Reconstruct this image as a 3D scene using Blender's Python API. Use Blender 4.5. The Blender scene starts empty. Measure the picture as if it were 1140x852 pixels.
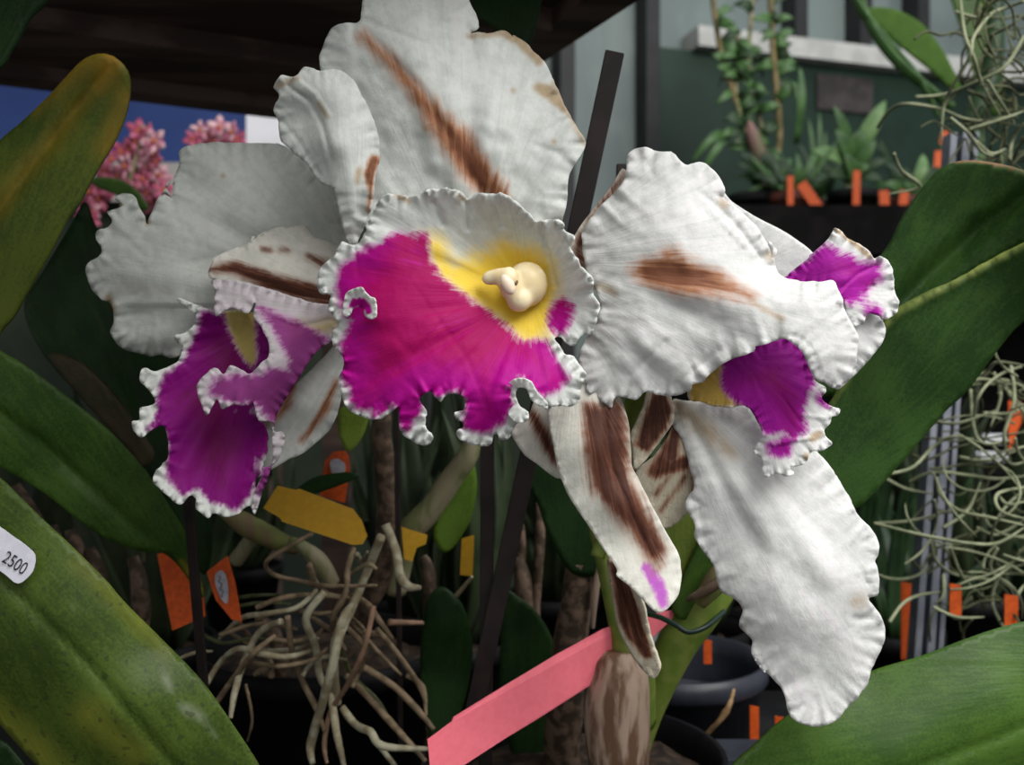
import bpy, bmesh, math, random
import numpy as np
from mathutils import Vector, Matrix, noise as mnoise
from mathutils.geometry import delaunay_2d_cdt

# ------------------------------------------------------------------ camera, world, lights, exposure
S = bpy.context.scene
COL = S.collection
F = 1045.0            # focal length in pixels of the 1140x852 frame
ZC = 1.25             # camera height
cam = bpy.data.cameras.new('camera'); cam.sensor_width = 36; cam.lens = 36*F/1140
cam.clip_start = 0.01; cam.clip_end = 50
cam.dof.use_dof = True; cam.dof.focus_distance = 0.36; cam.dof.aperture_fstop = 11
camo = bpy.data.objects.new('camera', cam); COL.objects.link(camo)
camo.location = (0, 0, ZC); camo.rotation_euler = (math.pi/2, 0, 0)
S.camera = camo
S.view_settings.view_transform = 'Standard'; S.view_settings.look = 'None'
S.view_settings.gamma = 1; S.view_settings.use_curve_mapping = False
S.view_settings.exposure = 0.12

W = bpy.data.worlds.new('sky'); S.world = W; W.use_nodes = True
wn = W.node_tree.nodes; wn['Background'].inputs[0].default_value = (0.97, 0.975, 0.965, 1)
wn['Background'].inputs[1].default_value = 0.36

def area(name, loc, target, size, power, color=(1, 1, 1)):
    l = bpy.data.lights.new(name, 'AREA'); l.shape = 'RECTANGLE'; l.size, l.size_y = size; l.energy = power; l.color = color
    o = bpy.data.objects.new(name, l); COL.objects.link(o); o.location = loc
    o.rotation_euler = (Vector(target)-Vector(loc)).to_track_quat('-Z', 'Y').to_euler()
    return o
area('roof_light', (0.80, -0.20, ZC+1.15), (0.08, 0.38, ZC), (1.1, 1.0), 38, (1.0, 0.98, 0.95))
area('roof_light_front', (0.15, -0.75, ZC+.75), (0.08, 0.38, ZC), (1.0, 0.6), 5, (1.0, 0.99, 0.96))
area('roof_light_far', (0.9, 1.3, ZC+1.7), (0.7, 1.6, ZC), (1.4, 0.8), 9, (0.85, 0.93, 1.0))

# ------------------------------------------------------------------ placing helpers
def P(px, py, d):
    return Vector(((px-570)/F*d, d, ZC-(py-426)/F*d))
def pts(s, ox=0.0, oy=0.0, k=1.0):
    out = []
    for t in s.split():
        a = t.split(','); out.append((float(a[0])/k+ox, float(a[1])/k+oy))
    return out
def A(r, s): return pts(s, 0, (0, 210, 420, 628)[r], 3.8)
def B(r, s): return pts(s, 280, (0, 210, 420, 628)[r], 3.8)
def C(r, s): return pts(s, 560, (0, 210, 420, 628)[r], 3.8)
def D(r, s): return pts(s, 840, (0, 210, 420, 628)[r], 3.8)
ROOTLOC = {}
def link(name, me, parent=None, origin=None):
    co = np.empty(len(me.vertices)*3); me.vertices.foreach_get('co', co); co = co.reshape(-1, 3)
    c = (co.min(0)+co.max(0))/2 if origin is None else np.array(origin)
    me.vertices.foreach_set('co', (co-c).ravel()); me.update()
    o = bpy.data.objects.new(name, me); COL.objects.link(o)
    ROOTLOC[o.name] = Vector(c)
    if parent is not None:
        o.parent = parent; o.location = Vector(c)-ROOTLOC[parent.name]
    else: o.location = c
    return o
def thing(name, label, cat, loc, group=None):
    o = bpy.data.objects.new(name, None); COL.objects.link(o); o.empty_display_size = 0.02
    o.location = loc; ROOTLOC[o.name] = Vector(loc); tag(o, label, cat, group)
    return o
def tag(o, label, cat, group=None, kind=None):
    o['label'] = label; o['category'] = cat
    if group: o['group'] = group
    if kind: o['kind'] = kind
    return o
def struct(o): o['kind'] = 'structure'; return o
def setmat(me, *m):
    for x in m: me.materials.append(x)
def smooth(me):
    me.polygons.foreach_set('use_smooth', [True]*len(me.polygons))
def bm_obj(name, bm, mat, parent=None, smooth_=False, origin=None):
    me = bpy.data.meshes.new(name); bm.normal_update(); bm.to_mesh(me); bm.free(); setmat(me, mat)
    if smooth_: smooth(me)
    return link(name, me, parent, origin)

# ------------------------------------------------------------------ numpy noise and distances
_rng = np.random.RandomState(7); _G = _rng.rand(256, 256)
def vnoise(x, y):
    x = np.asarray(x, float); y = np.asarray(y, float)
    xi = np.floor(x).astype(int); yi = np.floor(y).astype(int); fx = x-xi; fy = y-yi
    fx = fx*fx*(3-2*fx); fy = fy*fy*(3-2*fy)
    g = lambda a, b: _G[a % 256, b % 256]
    return ((g(xi, yi)*(1-fx)+g(xi+1, yi)*fx)*(1-fy)+(g(xi, yi+1)*(1-fx)+g(xi+1, yi+1)*fx)*fy)*2-1
def seg_dist(p, poly, closed=True, radii=None):
    """distance of points p (n,2) to a polyline, arc length at nearest point; with radii: max(radius - distance)"""
    q = np.array(poly, float)
    a = q if closed else q[:-1]; b = np.roll(q, -1, 0) if closed else q[1:]
    L = np.hypot(*(b-a).T); s0 = np.concatenate([[0], np.cumsum(L)[:-1]])
    best = np.full(len(p), 1e9); arc = np.zeros(len(p)); rr = np.full(len(p), -1e9)
    for i in range(len(a)):
        d = b[i]-a[i]; t = np.clip(((p-a[i])@d)/max(d@d, 1e-9), 0, 1)
        dist = np.hypot(*(p-a[i]-t[:, None]*d).T)
        m = dist < best; best[m] = dist[m]; arc[m] = s0[i]+t[m]*L[i]
        if radii is not None:
            r = radii[i]+(radii[i+1]-radii[i])*t; rr = np.maximum(rr, r-dist)
    return (best, arc) if radii is None else rr
def inside(p, poly):
    q = np.array(poly, float); x, y = p[:, 0], p[:, 1]; c = np.zeros(len(p), bool)
    for i in range(len(q)):
        x1, y1 = q[i]; x2, y2 = q[i-1]
        if y1 == y2: continue
        m = ((y1 > y) != (y2 > y)) & (x < (x2-x1)*(y-y1)/(y2-y1)+x1); c ^= m
    return c
def region(p, spec):
    """signed distance in pixels, positive inside. spec: list of (x,y) polygon or (x,y,r) stroke, or a list of such lists"""
    if isinstance(spec[0], list):
        return np.maximum.reduce([region(p, s) for s in spec])
    if len(spec[0]) == 3:
        return seg_dist(p, [s[:2] for s in spec], False, [s[2] for s in spec])
    d, _ = seg_dist(p, spec); return np.where(inside(p, spec), d, -d)
def spline(q, closed, step):
    """resample a traced outline with a Catmull-Rom curve"""
    q = np.array(q, float); n = len(q); out = []
    rng = range(n) if closed else range(n-1)
    for i in rng:
        if closed: p0, p1, p2, p3 = q[i-1], q[i], q[(i+1) % n], q[(i+2) % n]
        else: p0, p1, p2, p3 = q[max(i-1, 0)], q[i], q[i+1], q[min(i+2, n-1)]
        m = max(1, int(round(np.linalg.norm((p2-p1)[:2])/step)))
        for j in range(m):
            t = j/m
            out.append(0.5*(2*p1+(p2-p0)*t+(2*p0-5*p1+4*p2-p3)*t*t+(3*p1-p0-3*p2+p3)*t**3))
    if not closed: out.append(q[-1])
    return np.array(out)
def tps(ctrl):
    c = np.array(ctrl, float); X = c[:, :2]; z = c[:, 2]; n = len(c)
    U = lambda r: np.where(r > 0, r*r*np.log(np.maximum(r, 1e-9)), 0)
    K = U(np.hypot(X[:, None, 0]-X[None, :, 0], X[:, None, 1]-X[None, :, 1])/100)
    Q = np.hstack([np.ones((n, 1)), X/100]); M = np.block([[K+np.eye(n)*0.01, Q], [Q.T, np.zeros((3, 3))]])
    w = np.linalg.solve(M, np.concatenate([z, np.zeros(3)]))
    def f(p):
        r = np.hypot(p[:, None, 0]-X[None, :, 0], p[:, None, 1]-X[None, :, 1])/100
        return U(r)@w[:n]+w[n]+p/100@w[n+1:]
    return f

def sheet_data(outline, base, ctrl, root, spacing=4.0, ruffle=(0, 10, 14), jag=0.0, masks={}, creases=(), ripple=0.0, seed=0, wrinkle=0.0, pleat=0.5):
    """A thin living surface (petal, leaf): outline seen from the front, depth in metres (base) plus bumps in mm.
    ruffle = (amplitude mm, width px of the frilled band, wavelength px)."""
    o = spline(outline, True, spacing)
    if jag:
        nrm = np.roll(o, -1, 0)-np.roll(o, 1, 0); nrm = np.stack([nrm[:, 1], -nrm[:, 0]], 1); nrm /= np.maximum(np.hypot(*nrm.T), 1e-6)[:, None]
        s = np.arange(len(o))*spacing
        o = o+nrm*(vnoise(s/4.0, seed+3.3)*0.6+vnoise(s/9.0, seed+9.1)*0.7)[:, None]*jag
    x0, y0 = o.min(0); x1, y1 = o.max(0)
    gx, gy = np.meshgrid(np.arange(x0, x1, spacing), np.arange(y0, y1, spacing*0.87))
    gx[1::2] += spacing/2; g = np.stack([gx.ravel(), gy.ravel()], 1)
    g = g+(np.random.RandomState(seed).rand(*g.shape)-.5)*spacing*0.25
    g = g[inside(g, o)]
    dd, _ = seg_dist(g, o); g = g[dd > spacing*0.55]
    V = np.vstack([o, g]); n = len(o)
    r = delaunay_2d_cdt([Vector(v) for v in V], [(i, (i+1) % n) for i in range(n)], [list(range(n))], 1, 1e-5)
    V = np.array([tuple(v) for v in r[0]]); T = [tuple(f) for f in r[2]]
    cen = np.array([V[list(t)].mean(0) for t in T]); ok = inside(cen, o)
    T = [t for t, k in zip(T, ok) if k]
    ed, arc = seg_dist(V, o)
    dep = tps(ctrl)(V) if ctrl and len(ctrl) > 3 else np.zeros(len(V))+(ctrl[0][2] if ctrl else 0)
    amp, band, lam = ruffle
    ang = np.arctan2(V[:, 1]-root[1], V[:, 0]-root[0]); rad = np.hypot(V[:, 0]-root[0], V[:, 1]-root[1])
    if amp:
        ph = 2*math.pi*arc/lam+3.6*vnoise(arc/(lam*1.9), seed+.5)
        dep = dep+amp*np.exp(-ed/band)*(np.sin(ph)*(0.6+.5*vnoise(arc/(lam*1.2), seed+7.7))+0.35*np.sin(2.3*ph+1))
    if amp: dep = dep+pleat*np.exp(-ed/(band*1.9))*(vnoise(arc/6.5, seed+20.2+ed/60)+.5*vnoise(arc/3.5, seed+31.2+ed/40))
    if ripple: dep = dep+ripple*vnoise(ang*9, rad/90+seed)*np.clip(rad/120, 0, 1.2)
    if wrinkle: dep = dep+wrinkle*(1.5*vnoise(V[:, 0]/24+seed, V[:, 1]/20)+vnoise(V[:, 0]/13+seed, V[:, 1]/13)+.5*vnoise(V[:, 0]/7+seed, V[:, 1]/7))
    for stroke, dz, soft in creases:
        sd = region(V, stroke); dep = dep+dz*np.clip(sd/soft, 0, 1)
    d = base+dep/1000
    W3 = np.stack([(V[:, 0]-570)/F*d, d, ZC-(V[:, 1]-426)/F*d], 1)
    att = {'edge': ed/40}
    for k, (spec, feather) in masks.items():
        att[k] = np.clip(0.5+region(V, spec)/(2*feather), 0, 1)
    ven = np.stack([ang*60, rad/40, np.full(len(V), seed*1.7)], 1)
    return W3, T, att, ven
KEYS = ('edge', 'magenta', 'yellow', 'brown', 'tan')
def sheet(name, parts, mat, parent, thick=0.0005, offset=0):
    Vs, Ts, at, ve = [], [], {k: [] for k in KEYS}, []; n = 0
    for W3, T, att, ven in parts:
        Vs.append(W3); Ts += [tuple(i+n for i in t) for t in T]; n += len(W3); ve.append(ven)
        for k in KEYS: at[k].append(att.get(k, np.zeros(len(W3))))
    V = np.vstack(Vs); me = bpy.data.meshes.new(name)
    me.from_pydata([tuple(v) for v in V], [], Ts); me.update()
    # face the camera side
    for k in KEYS:
        a = me.attributes.new(k, 'FLOAT', 'POINT'); a.data.foreach_set('value', np.concatenate(at[k]))
    a = me.attributes.new('ven', 'FLOAT_VECTOR', 'POINT'); a.data.foreach_set('vector', np.vstack(ve).ravel())
    setmat(me, mat); smooth(me)
    o = link(name, me, parent)
    m = o.modifiers.new('thick', 'SOLIDIFY'); m.thickness = thick; m.offset = offset
    return o

# ------------------------------------------------------------------ materials
def newmat(name):
    m = bpy.data.materials.new(name); m.use_nodes = True; nt = m.node_tree
    return m, nt, nt.nodes['Principled BSDF']
def N(nt, t, ins={}, **kw):
    n = nt.nodes.new('ShaderNode'+t)
    for k, v in kw.items(): setattr(n, k, v)
    for k, v in ins.items():
        if isinstance(v, bpy.types.NodeSocket): nt.links.new(v, n.inputs[k])
        else: n.inputs[k].default_value = v
    return n
def attr(nt, k): return N(nt, 'Attribute', attribute_name=k)
def math_(nt, op, a, b=0.0, c=None):
    i = {0: a, 1: b}
    if c is not None: i[2] = c
    return N(nt, 'Math', i, operation=op).outputs[0]
def ramp(nt, f, stops):
    n = N(nt, 'ValToRGB', {0: f}); e = n.color_ramp.elements
    while len(e) < len(stops): e.new(0.5)
    for x, (p, c) in zip(e, stops): x.position = p; x.color = (*c, 1) if len(c) == 3 else c
    return n.outputs[0]
def mixc(nt, f, a, b):
    n = N(nt, 'Mix', data_type='RGBA')
    for i, v in ((0, f), (6, a), (7, b)):
        if isinstance(v, bpy.types.NodeSocket): nt.links.new(v, n.inputs[i])
        else: n.inputs[i].default_value = (*v, 1) if isinstance(v, tuple) and len(v) == 3 else v
    return n.outputs[2]
def smoothstep(nt, f, a, b):
    return N(nt, 'MapRange', {0: f, 1: a, 2: b, 3: 0.0, 4: 1.0}, interpolation_type='SMOOTHSTEP').outputs[0]

BRN2 = ((0.36, 0.17, 0.09), (0.16, 0.06, 0.035), (0.07, 0.025, 0.016))
def petal_mat(name, white, mag_a, mag_b, yel=(0.90, 0.68, 0.08), bump=0.30, trans=0.30, brn=((0.56, 0.30, 0.18), (0.38, 0.17, 0.085), (0.20, 0.075, 0.04))):
    m, nt, b = newmat(name)
    ven = attr(nt, 'ven').outputs['Vector']; tc = N(nt, 'TexCoord').outputs['Object']
    nv = N(nt, 'TexNoise', {'Vector': ven, 'Scale': 0.38, 'Detail': 4.0, 'Roughness': 0.62, 'Distortion': 0.6}).outputs[0]
    nw = N(nt, 'TexNoise', {'Vector': tc, 'Scale': 260.0, 'Detail': 4.0, 'Roughness': 0.65}).outputs[0]
    nb = N(nt, 'TexNoise', {'Vector': tc, 'Scale': 60.0, 'Detail': 2.0}).outputs[0]
    streak = math_(nt, 'SUBTRACT', nv, 0.5)
    fine = math_(nt, 'SUBTRACT', nw, 0.5)
    def mask(k, s1=0.62, s2=0.8, lo=.24, hi=.74):
        a = attr(nt, k).outputs['Fac']
        x = math_(nt, 'ADD', a, math_(nt, 'MULTIPLY', streak, s1)); x = math_(nt, 'ADD', x, math_(nt, 'MULTIPLY', fine, s2))
        # no spill where the mask is zero
        x = math_(nt, 'MULTIPLY', x, smoothstep(nt, a, 0.0, 0.12))
        return smoothstep(nt, x, lo, hi), a
    w2 = tuple(c*f for c, f in zip(white, (0.86, 0.88, 0.86)))
    col = mixc(nt, smoothstep(nt, math_(nt, 'ADD', math_(nt, 'MULTIPLY', nv, .5), math_(nt, 'MULTIPLY', nw, .5)), .38, .60), w2, white)
    fy, _ = mask('yellow', .5, .5, .1, .95)
    col = mixc(nt, fy, col, yel)
    ft, _ = mask('tan', .6, .6, .12, .95)
    col = mixc(nt, math_(nt, 'MULTIPLY', ft, .75), col, (0.42, 0.27, 0.10))
    am0 = attr(nt, 'magenta').outputs['Fac']
    halo = smoothstep(nt, math_(nt, 'ADD', am0, math_(nt, 'MULTIPLY', streak, .5)), .03, .42)
    col = mixc(nt, math_(nt, 'MULTIPLY', halo, .62), col, (0.66, 0.30, 0.60))
    fm, am = mask('magenta', .75, .9, .10, .58)
    mc = mixc(nt, smoothstep(nt, math_(nt, 'ADD', attr(nt, 'edge').outputs['Fac'], math_(nt, 'MULTIPLY', streak, 1.2)), .35, 1.3), mag_b, mag_a)
    mc = mixc(nt, smoothstep(nt, math_(nt, 'ADD', math_(nt, 'MULTIPLY', nv, .6), math_(nt, 'MULTIPLY', nb, .4)), .52, .80), mc, tuple(min(1, c*1.25+.01) for c in mag_b))
    col = mixc(nt, fm, col, mc)
    fb, ab = mask('brown', .9, .5, .12, .85)
    bc = ramp(nt, math_(nt, 'ADD', ab, math_(nt, 'MULTIPLY', streak, 1.3)), [(0.35, brn[0]), (0.8, brn[1]), (1.0, brn[2])])
    col = mixc(nt, fb, col, bc)
    nt.links.new(col, b.inputs['Base Color']); b.inputs['Roughness'].default_value = 0.6
    b.inputs['Specular IOR Level'].default_value = 0.2
    b.inputs['Sheen Weight'].default_value = 0.0
    h = math_(nt, 'ADD', math_(nt, 'MULTIPLY', nv, .6), math_(nt, 'MULTIPLY', nw, .75))
    bp = N(nt, 'Bump', {'Height': h, 'Strength': bump, 'Distance': 0.0012}).outputs[0]
    nt.links.new(bp, b.inputs['Normal'])
    tr = N(nt, 'BsdfTranslucent', {'Color': col, 'Normal': bp}); mx = N(nt, 'MixShader', {0: trans, 1: b.outputs[0], 2: tr.outputs[0]})
    nt.links.new(mx.outputs[0], nt.nodes['Material Output'].inputs[0])
    return m
def leaf_mat(name, g1, g2, yel=(0.30, 0.20, 0.02), rough=0.42, spots=0.0, bump=.25):
    m, nt, b = newmat(name)
    tc = N(nt, 'TexCoord').outputs['Object']; ven = attr(nt, 'ven').outputs['Vector']
    n1 = N(nt, 'TexNoise', {'Vector': tc, 'Scale': 35.0, 'Detail': 4.0}).outputs[0]
    n2 = N(nt, 'TexNoise', {'Vector': tc, 'Scale': 900.0, 'Detail': 2.0}).outputs[0]
    nv = N(nt, 'TexNoise', {'Vector': ven, 'Scale': 0.9, 'Detail': 2.0}).outputs[0]
    f = math_(nt, 'ADD', math_(nt, 'MULTIPLY', n1, .5), math_(nt, 'ADD', math_(nt, 'MULTIPLY', n2, .3), math_(nt, 'MULTIPLY', nv, .2)))
    col = mixc(nt, smoothstep(nt, f, .4, .6), g1, g2)
    y = math_(nt, 'ADD', attr(nt, 'yellow').outputs['Fac'], math_(nt, 'MULTIPLY', math_(nt, 'SUBTRACT', n1, .5), .5))
    col = mixc(nt, smoothstep(nt, y, .2, 1.0), col, yel)
    t = attr(nt, 'tan').outputs['Fac']
    col = mixc(nt, smoothstep(nt, math_(nt, 'ADD', t, math_(nt, 'MULTIPLY', math_(nt, 'SUBTRACT', n1, .5), 1.5)), .45, 1.0), col, (0.15, 0.17, 0.12))
    br = attr(nt, 'brown').outputs['Fac']
    col = mixc(nt, smoothstep(nt, br, .3, .8), col, (0.22, 0.12, 0.06))
    if spots:
        v = N(nt, 'TexNoise', {'Vector': tc, 'Scale': 380.0, 'Detail': 0.0}).outputs[0]
        col = mixc(nt, math_(nt, 'MULTIPLY', smoothstep(nt, v, .70, .76), spots), col, (0.02, 0.025, 0.01))
    nt.links.new(col, b.inputs['Base Color']); b.inputs['Roughness'].default_value = rough
    b.inputs['Specular IOR Level'].default_value = 0.14
    bp = N(nt, 'Bump', {'Height': math_(nt, 'ADD', nv, math_(nt, 'MULTIPLY', n2, .4)), 'Strength': bump, 'Distance': 0.0006}).outputs[0]
    nt.links.new(bp, b.inputs['Normal'])
    return m
def plain(name, c1, c2=None, scale=60, rough=.6, bump=0.0, metal=0, stretch=None, spec=.3, detail=4, lo=.4, hi=.6):
    m, nt, b = newmat(name)
    tc = N(nt, 'TexCoord').outputs['Object']
    if stretch: tc = N(nt, 'Mapping', {'Vector': tc, 'Scale': stretch}).outputs[0]
    n = N(nt, 'TexNoise', {'Vector': tc, 'Scale': float(scale), 'Detail': float(detail)}).outputs[0]
    col = mixc(nt, smoothstep(nt, n, lo, hi), c1, c2 or tuple(c*.75 for c in c1))
    nt.links.new(col, b.inputs['Base Color']); b.inputs['Roughness'].default_value = rough
    b.inputs['Metallic'].default_value = metal; b.inputs['Specular IOR Level'].default_value = spec
    if bump:
        nt.links.new(N(nt, 'Bump', {'Height': n, 'Strength': bump, 'Distance': 0.001}).outputs[0], b.inputs['Normal'])
    return m

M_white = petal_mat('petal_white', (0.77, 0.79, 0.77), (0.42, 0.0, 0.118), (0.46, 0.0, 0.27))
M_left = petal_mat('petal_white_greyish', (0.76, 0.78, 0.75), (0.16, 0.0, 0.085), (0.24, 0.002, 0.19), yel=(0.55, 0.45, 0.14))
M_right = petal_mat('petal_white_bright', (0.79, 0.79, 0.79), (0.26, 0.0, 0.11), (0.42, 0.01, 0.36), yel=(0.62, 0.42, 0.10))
M_pale = petal_mat('petal_cream', (0.80, 0.78, 0.72), (0.26, 0.0, 0.11), (0.55, 0.12, 0.60), brn=BRN2)
M_mauve = petal_mat('lip_underside', (0.66, 0.60, 0.64), (0.24, 0.03, 0.15), (0.30, 0.05, 0.24), yel=(0.55, 0.45, 0.22))
M_col = plain('column_wax', (0.78, 0.68, 0.45), (0.70, 0.56, 0.32), 120, .35)
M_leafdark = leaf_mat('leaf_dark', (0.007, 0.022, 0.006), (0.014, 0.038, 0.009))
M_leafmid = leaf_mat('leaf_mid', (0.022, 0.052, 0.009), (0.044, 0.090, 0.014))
M_leafbl = leaf_mat('leaf_speckled', (0.026, 0.046, 0.007), (0.050, 0.080, 0.012), spots=.5, yel=(0.14, 0.15, 0.02))
M_leafyel = leaf_mat('leaf_yellowing', (0.028, 0.046, 0.007), (0.055, 0.072, 0.009), yel=(0.24, 0.125, 0.010), rough=.5)
M_leafright = leaf_mat('leaf_right', (0.016, 0.044, 0.010), (0.034, 0.078, 0.016), yel=(0.26, 0.30, 0.08), rough=.4)
M_leafbr = leaf_mat('leaf_glossy', (0.026, 0.062, 0.009), (0.048, 0.100, 0.014), rough=.38)
M_stemgreen = plain('stem_green', (0.13, 0.20, 0.03), (0.20, 0.25, 0.05), 90, .45, .2)
M_stemgrey = plain('stem_grey_green', (0.15, 0.17, 0.07), (0.27, 0.24, 0.15), 120, .6, .4, stretch=(1, 1, .3))
M_sheath = plain('papery_sheath', (0.12, 0.065, 0.038), (0.34, 0.25, 0.19), 130, .75, .8, stretch=(1, 1, .22))
M_sheath2 = plain('papery_sheath_green', (0.17, 0.12, 0.07), (0.16, 0.18, 0.05), 110, .75, .8, stretch=(1, 1, .2))
M_bark = plain('mottled_stem', (0.05, 0.034, 0.022), (0.15, 0.10, 0.07), 150, .8, .8)
M_root = plain('root_grey', (0.40, 0.38, 0.27), (0.25, 0.21, 0.13), 120, .7, .5)
M_rootbrown = plain('root_brown', (0.27, 0.20, 0.125), (0.15, 0.11, 0.065), 120, .7, .5)
M_pot = plain('black_plastic', (0.003, 0.003, 0.004), (0.006, 0.006, 0.007), 30, .6, spec=.12)
M_potblue = plain('blue_black_plastic', (0.020, 0.022, 0.030), (0.032, 0.035, 0.048), 30, .4)
M_soil = plain('bark_mix', (0.014, 0.009, 0.006), (0.045, 0.027, 0.016), 90, .9, 1)
M_stake = plain('dark_stake', (0.012, 0.008, 0.008), (0.022, 0.014, 0.013), 60, .55)
M_pink = plain('pink_plastic', (0.84, 0.18, 0.23), (0.81, 0.165, 0.215), 300, .5)
M_yellow = plain('yellow_plastic', (0.50, 0.28, 0.014), (0.46, 0.25, 0.012), 300, .5)
M_orange = plain('orange_plastic', (0.60, 0.09, 0.012), (0.48, 0.07, 0.01), 300, .5)
M_grey = plain('grey_sticker', (0.42, 0.42, 0.48), None, 300, .6)
M_paper = plain('white_sticker', (0.66, 0.66, 0.74), (0.6, 0.6, 0.68), 200, .6)
M_ink = plain('black_ink', (0.01, 0.01, 0.015), None, 100, .6)
M_wood = plain('dark_wood', (0.050, 0.032, 0.027), (0.115, 0.075, 0.062), 14, .6, .3, stretch=(.3, 3, 3))
M_metal = plain('galvanised', (0.30, 0.32, 0.37), (0.20, 0.22, 0.26), 40, .5, metal=.4)
M_moss = plain('moss_strand', (0.24, 0.26, 0.16), (0.15, 0.17, 0.10), 60, .8)
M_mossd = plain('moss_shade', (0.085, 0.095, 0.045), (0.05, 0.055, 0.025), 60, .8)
M_dried = petal_mat('dried_sepal', (0.62, 0.56, 0.44), (0.2, 0, .1), (0.2, 0, .1), bump=.9, trans=.1, brn=BRN2)

# ------------------------------------------------------------------ shape builders
def tube_bm(bm, path, radii, sides=10, cap=True, rough=0.0, seed=0, flat=1.0):
    """path: list of Vectors; radii: list; adds a tube to bm"""
    q = np.array([tuple(p)+(r,) for p, r in zip(path, radii)])
    L = sum(np.linalg.norm(q[i+1, :3]-q[i, :3]) for i in range(len(q)-1))
    step = max(L/60, np.mean(radii)*0.7)
    out = []
    n = len(q)
    for i in range(n-1):
        p0, p1, p2, p3 = q[max(i-1, 0)], q[i], q[i+1], q[min(i+2, n-1)]
        m = max(2, int(np.linalg.norm((p2-p1)[:3])/step))
        for j in range(m):
            t = j/m; out.append(0.5*(2*p1+(p2-p0)*t+(2*p0-5*p1+4*p2-p3)*t*t+(3*p1-p0-3*p2+p3)*t**3))
    out.append(q[-1]); rings = []; up = Vector((0.13, 0.2, 1)).normalized(); pr = None
    for i, o in enumerate(out):
        a = Vector(out[max(i-1, 0)][:3]); b = Vector(out[min(i+1, len(out)-1)][:3]); t = (b-a).normalized()
        if pr is None:
            x = t.cross(up)
            if x.length < 1e-3: x = t.cross(Vector((1, 0, 0)))
            x.normalize()
        else: x = (pr-t*pr.dot(t)).normalized()
        pr = x; y = t.cross(x); c = Vector(o[:3]); r = max(o[3], 1e-5); ring = []
        for k in range(sides):
            an = 2*math.pi*k/sides
            rr = r*(1+rough*mnoise.noise(Vector((math.cos(an)*1.5+seed, math.sin(an)*1.5, i*step/max(r, 1e-4)*.45))))
            ring.append(bm.verts.new(c+x*math.cos(an)*rr+y*math.sin(an)*rr*flat))
        rings.append(ring)
    for a, b in zip(rings, rings[1:]):
        for k in range(sides): bm.faces.new((a[k], a[(k+1) % sides], b[(k+1) % sides], b[k]))
    if cap:
        bm.faces.new(rings[0][::-1]); bm.faces.new(rings[-1])
def tube(name, path, radii, mat, parent, **kw):
    bm = bmesh.new()
    if not isinstance(radii, (list, tuple)): radii = [radii]*len(path)
    tube_bm(bm, path, radii, **kw)
    return bm_obj(name, bm, mat, parent, True)
def pxtube(name, s, mat, parent, **kw):
    """s: list of (px, py, depth, radius px)"""
    return tube(name, [P(a, b, d) for a, b, d, r in s], [r*d/F for a, b, d, r in s], mat, parent, **kw)
def box_bm(bm, lo, hi, mtx=None, bev=0.0):
    r = bmesh.ops.create_cube(bm, size=1)['verts']
    for v in r:
        v.co = Vector([lo[i]+(v.co[i]+.5)*(hi[i]-lo[i]) for i in range(3)])
    if bev: 
        es = list({e for v in r for e in v.link_edges}); rr = bmesh.ops.bevel(bm, geom=es, offset=bev, segments=2, affect='EDGES'); r = rr['verts']+[v for v in r if v.is_valid]
    if mtx:
        for v in set(v for v in r if v.is_valid): v.co = mtx@v.co
def strip(name, quads, mat, parent=None, thick=0.0006, bev=0.0002):
    """flat plastic piece: closed polygon of world points, given thickness"""
    bm = bmesh.new(); vs = [bm.verts.new(q) for q in quads]; f = bm.faces.new(vs); f.normal_update(); n = f.normal.copy()
    r = bmesh.ops.extrude_face_region(bm, geom=[f]); 
    for v in r['geom']:
        if isinstance(v, bmesh.types.BMVert): v.co += n*thick
    bmesh.ops.recalc_face_normals(bm, faces=bm.faces)
    return bm_obj(name, bm, mat, parent)
def lathe(name, prof, center, mat, parent=None, seg=40, sq=0.0):
    bm = bmesh.new(); rings = []
    for r, z in prof:
        rings.append([bm.verts.new((center[0]+r*math.cos(2*math.pi*k/seg), center[1]+r*math.sin(2*math.pi*k/seg), center[2]+z)) for k in range(seg)])
    for a, b in zip(rings, rings[1:]):
        for k in range(seg): bm.faces.new((a[k], a[(k+1) % seg], b[(k+1) % seg], b[k]))
    bm.faces.new(rings[0][::-1]); bm.faces.new(rings[-1])
    return bm_obj(name, bm, mat, parent, True)
def pot(parent, cx, cy, z0, r, h, mat=None, fill=True):
    mat = mat or M_pot
    p = lathe('pot', [(r*.72, 0), (r*.75, .002), (r*.94, h-.014), (r*.96, h-.014), (r, h-.012), (r, h), (r-.003, h), (r-.005, h-.012), (r*.9, h-.02), (r*.74, .004)], (cx, cy, z0), mat, parent)
    if fill:
        bm = bmesh.new(); rr = random.Random(int(cx*1e4)); n = 24; R = r*.90; zz = z0+h-.016
        c = bm.verts.new((cx, cy, zz+.004)); prev = None; rings = []
        for i in range(1, 7):
            rings.append([bm.verts.new((cx+R*i/6*math.cos(2*math.pi*k/n), cy+R*i/6*math.sin(2*math.pi*k/n), zz+rr.uniform(-.003, .004))) for k in range(n)])
        for k in range(n): bm.faces.new((c, rings[0][k], rings[0][(k+1) % n]))
        for a, b in zip(rings, rings[1:]):
            for k in range(n): bm.faces.new((a[k], b[k], b[(k+1) % n], a[(k+1) % n]))
        bm_obj('bark_mix', bm, M_soil, parent, False)
    return p
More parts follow.
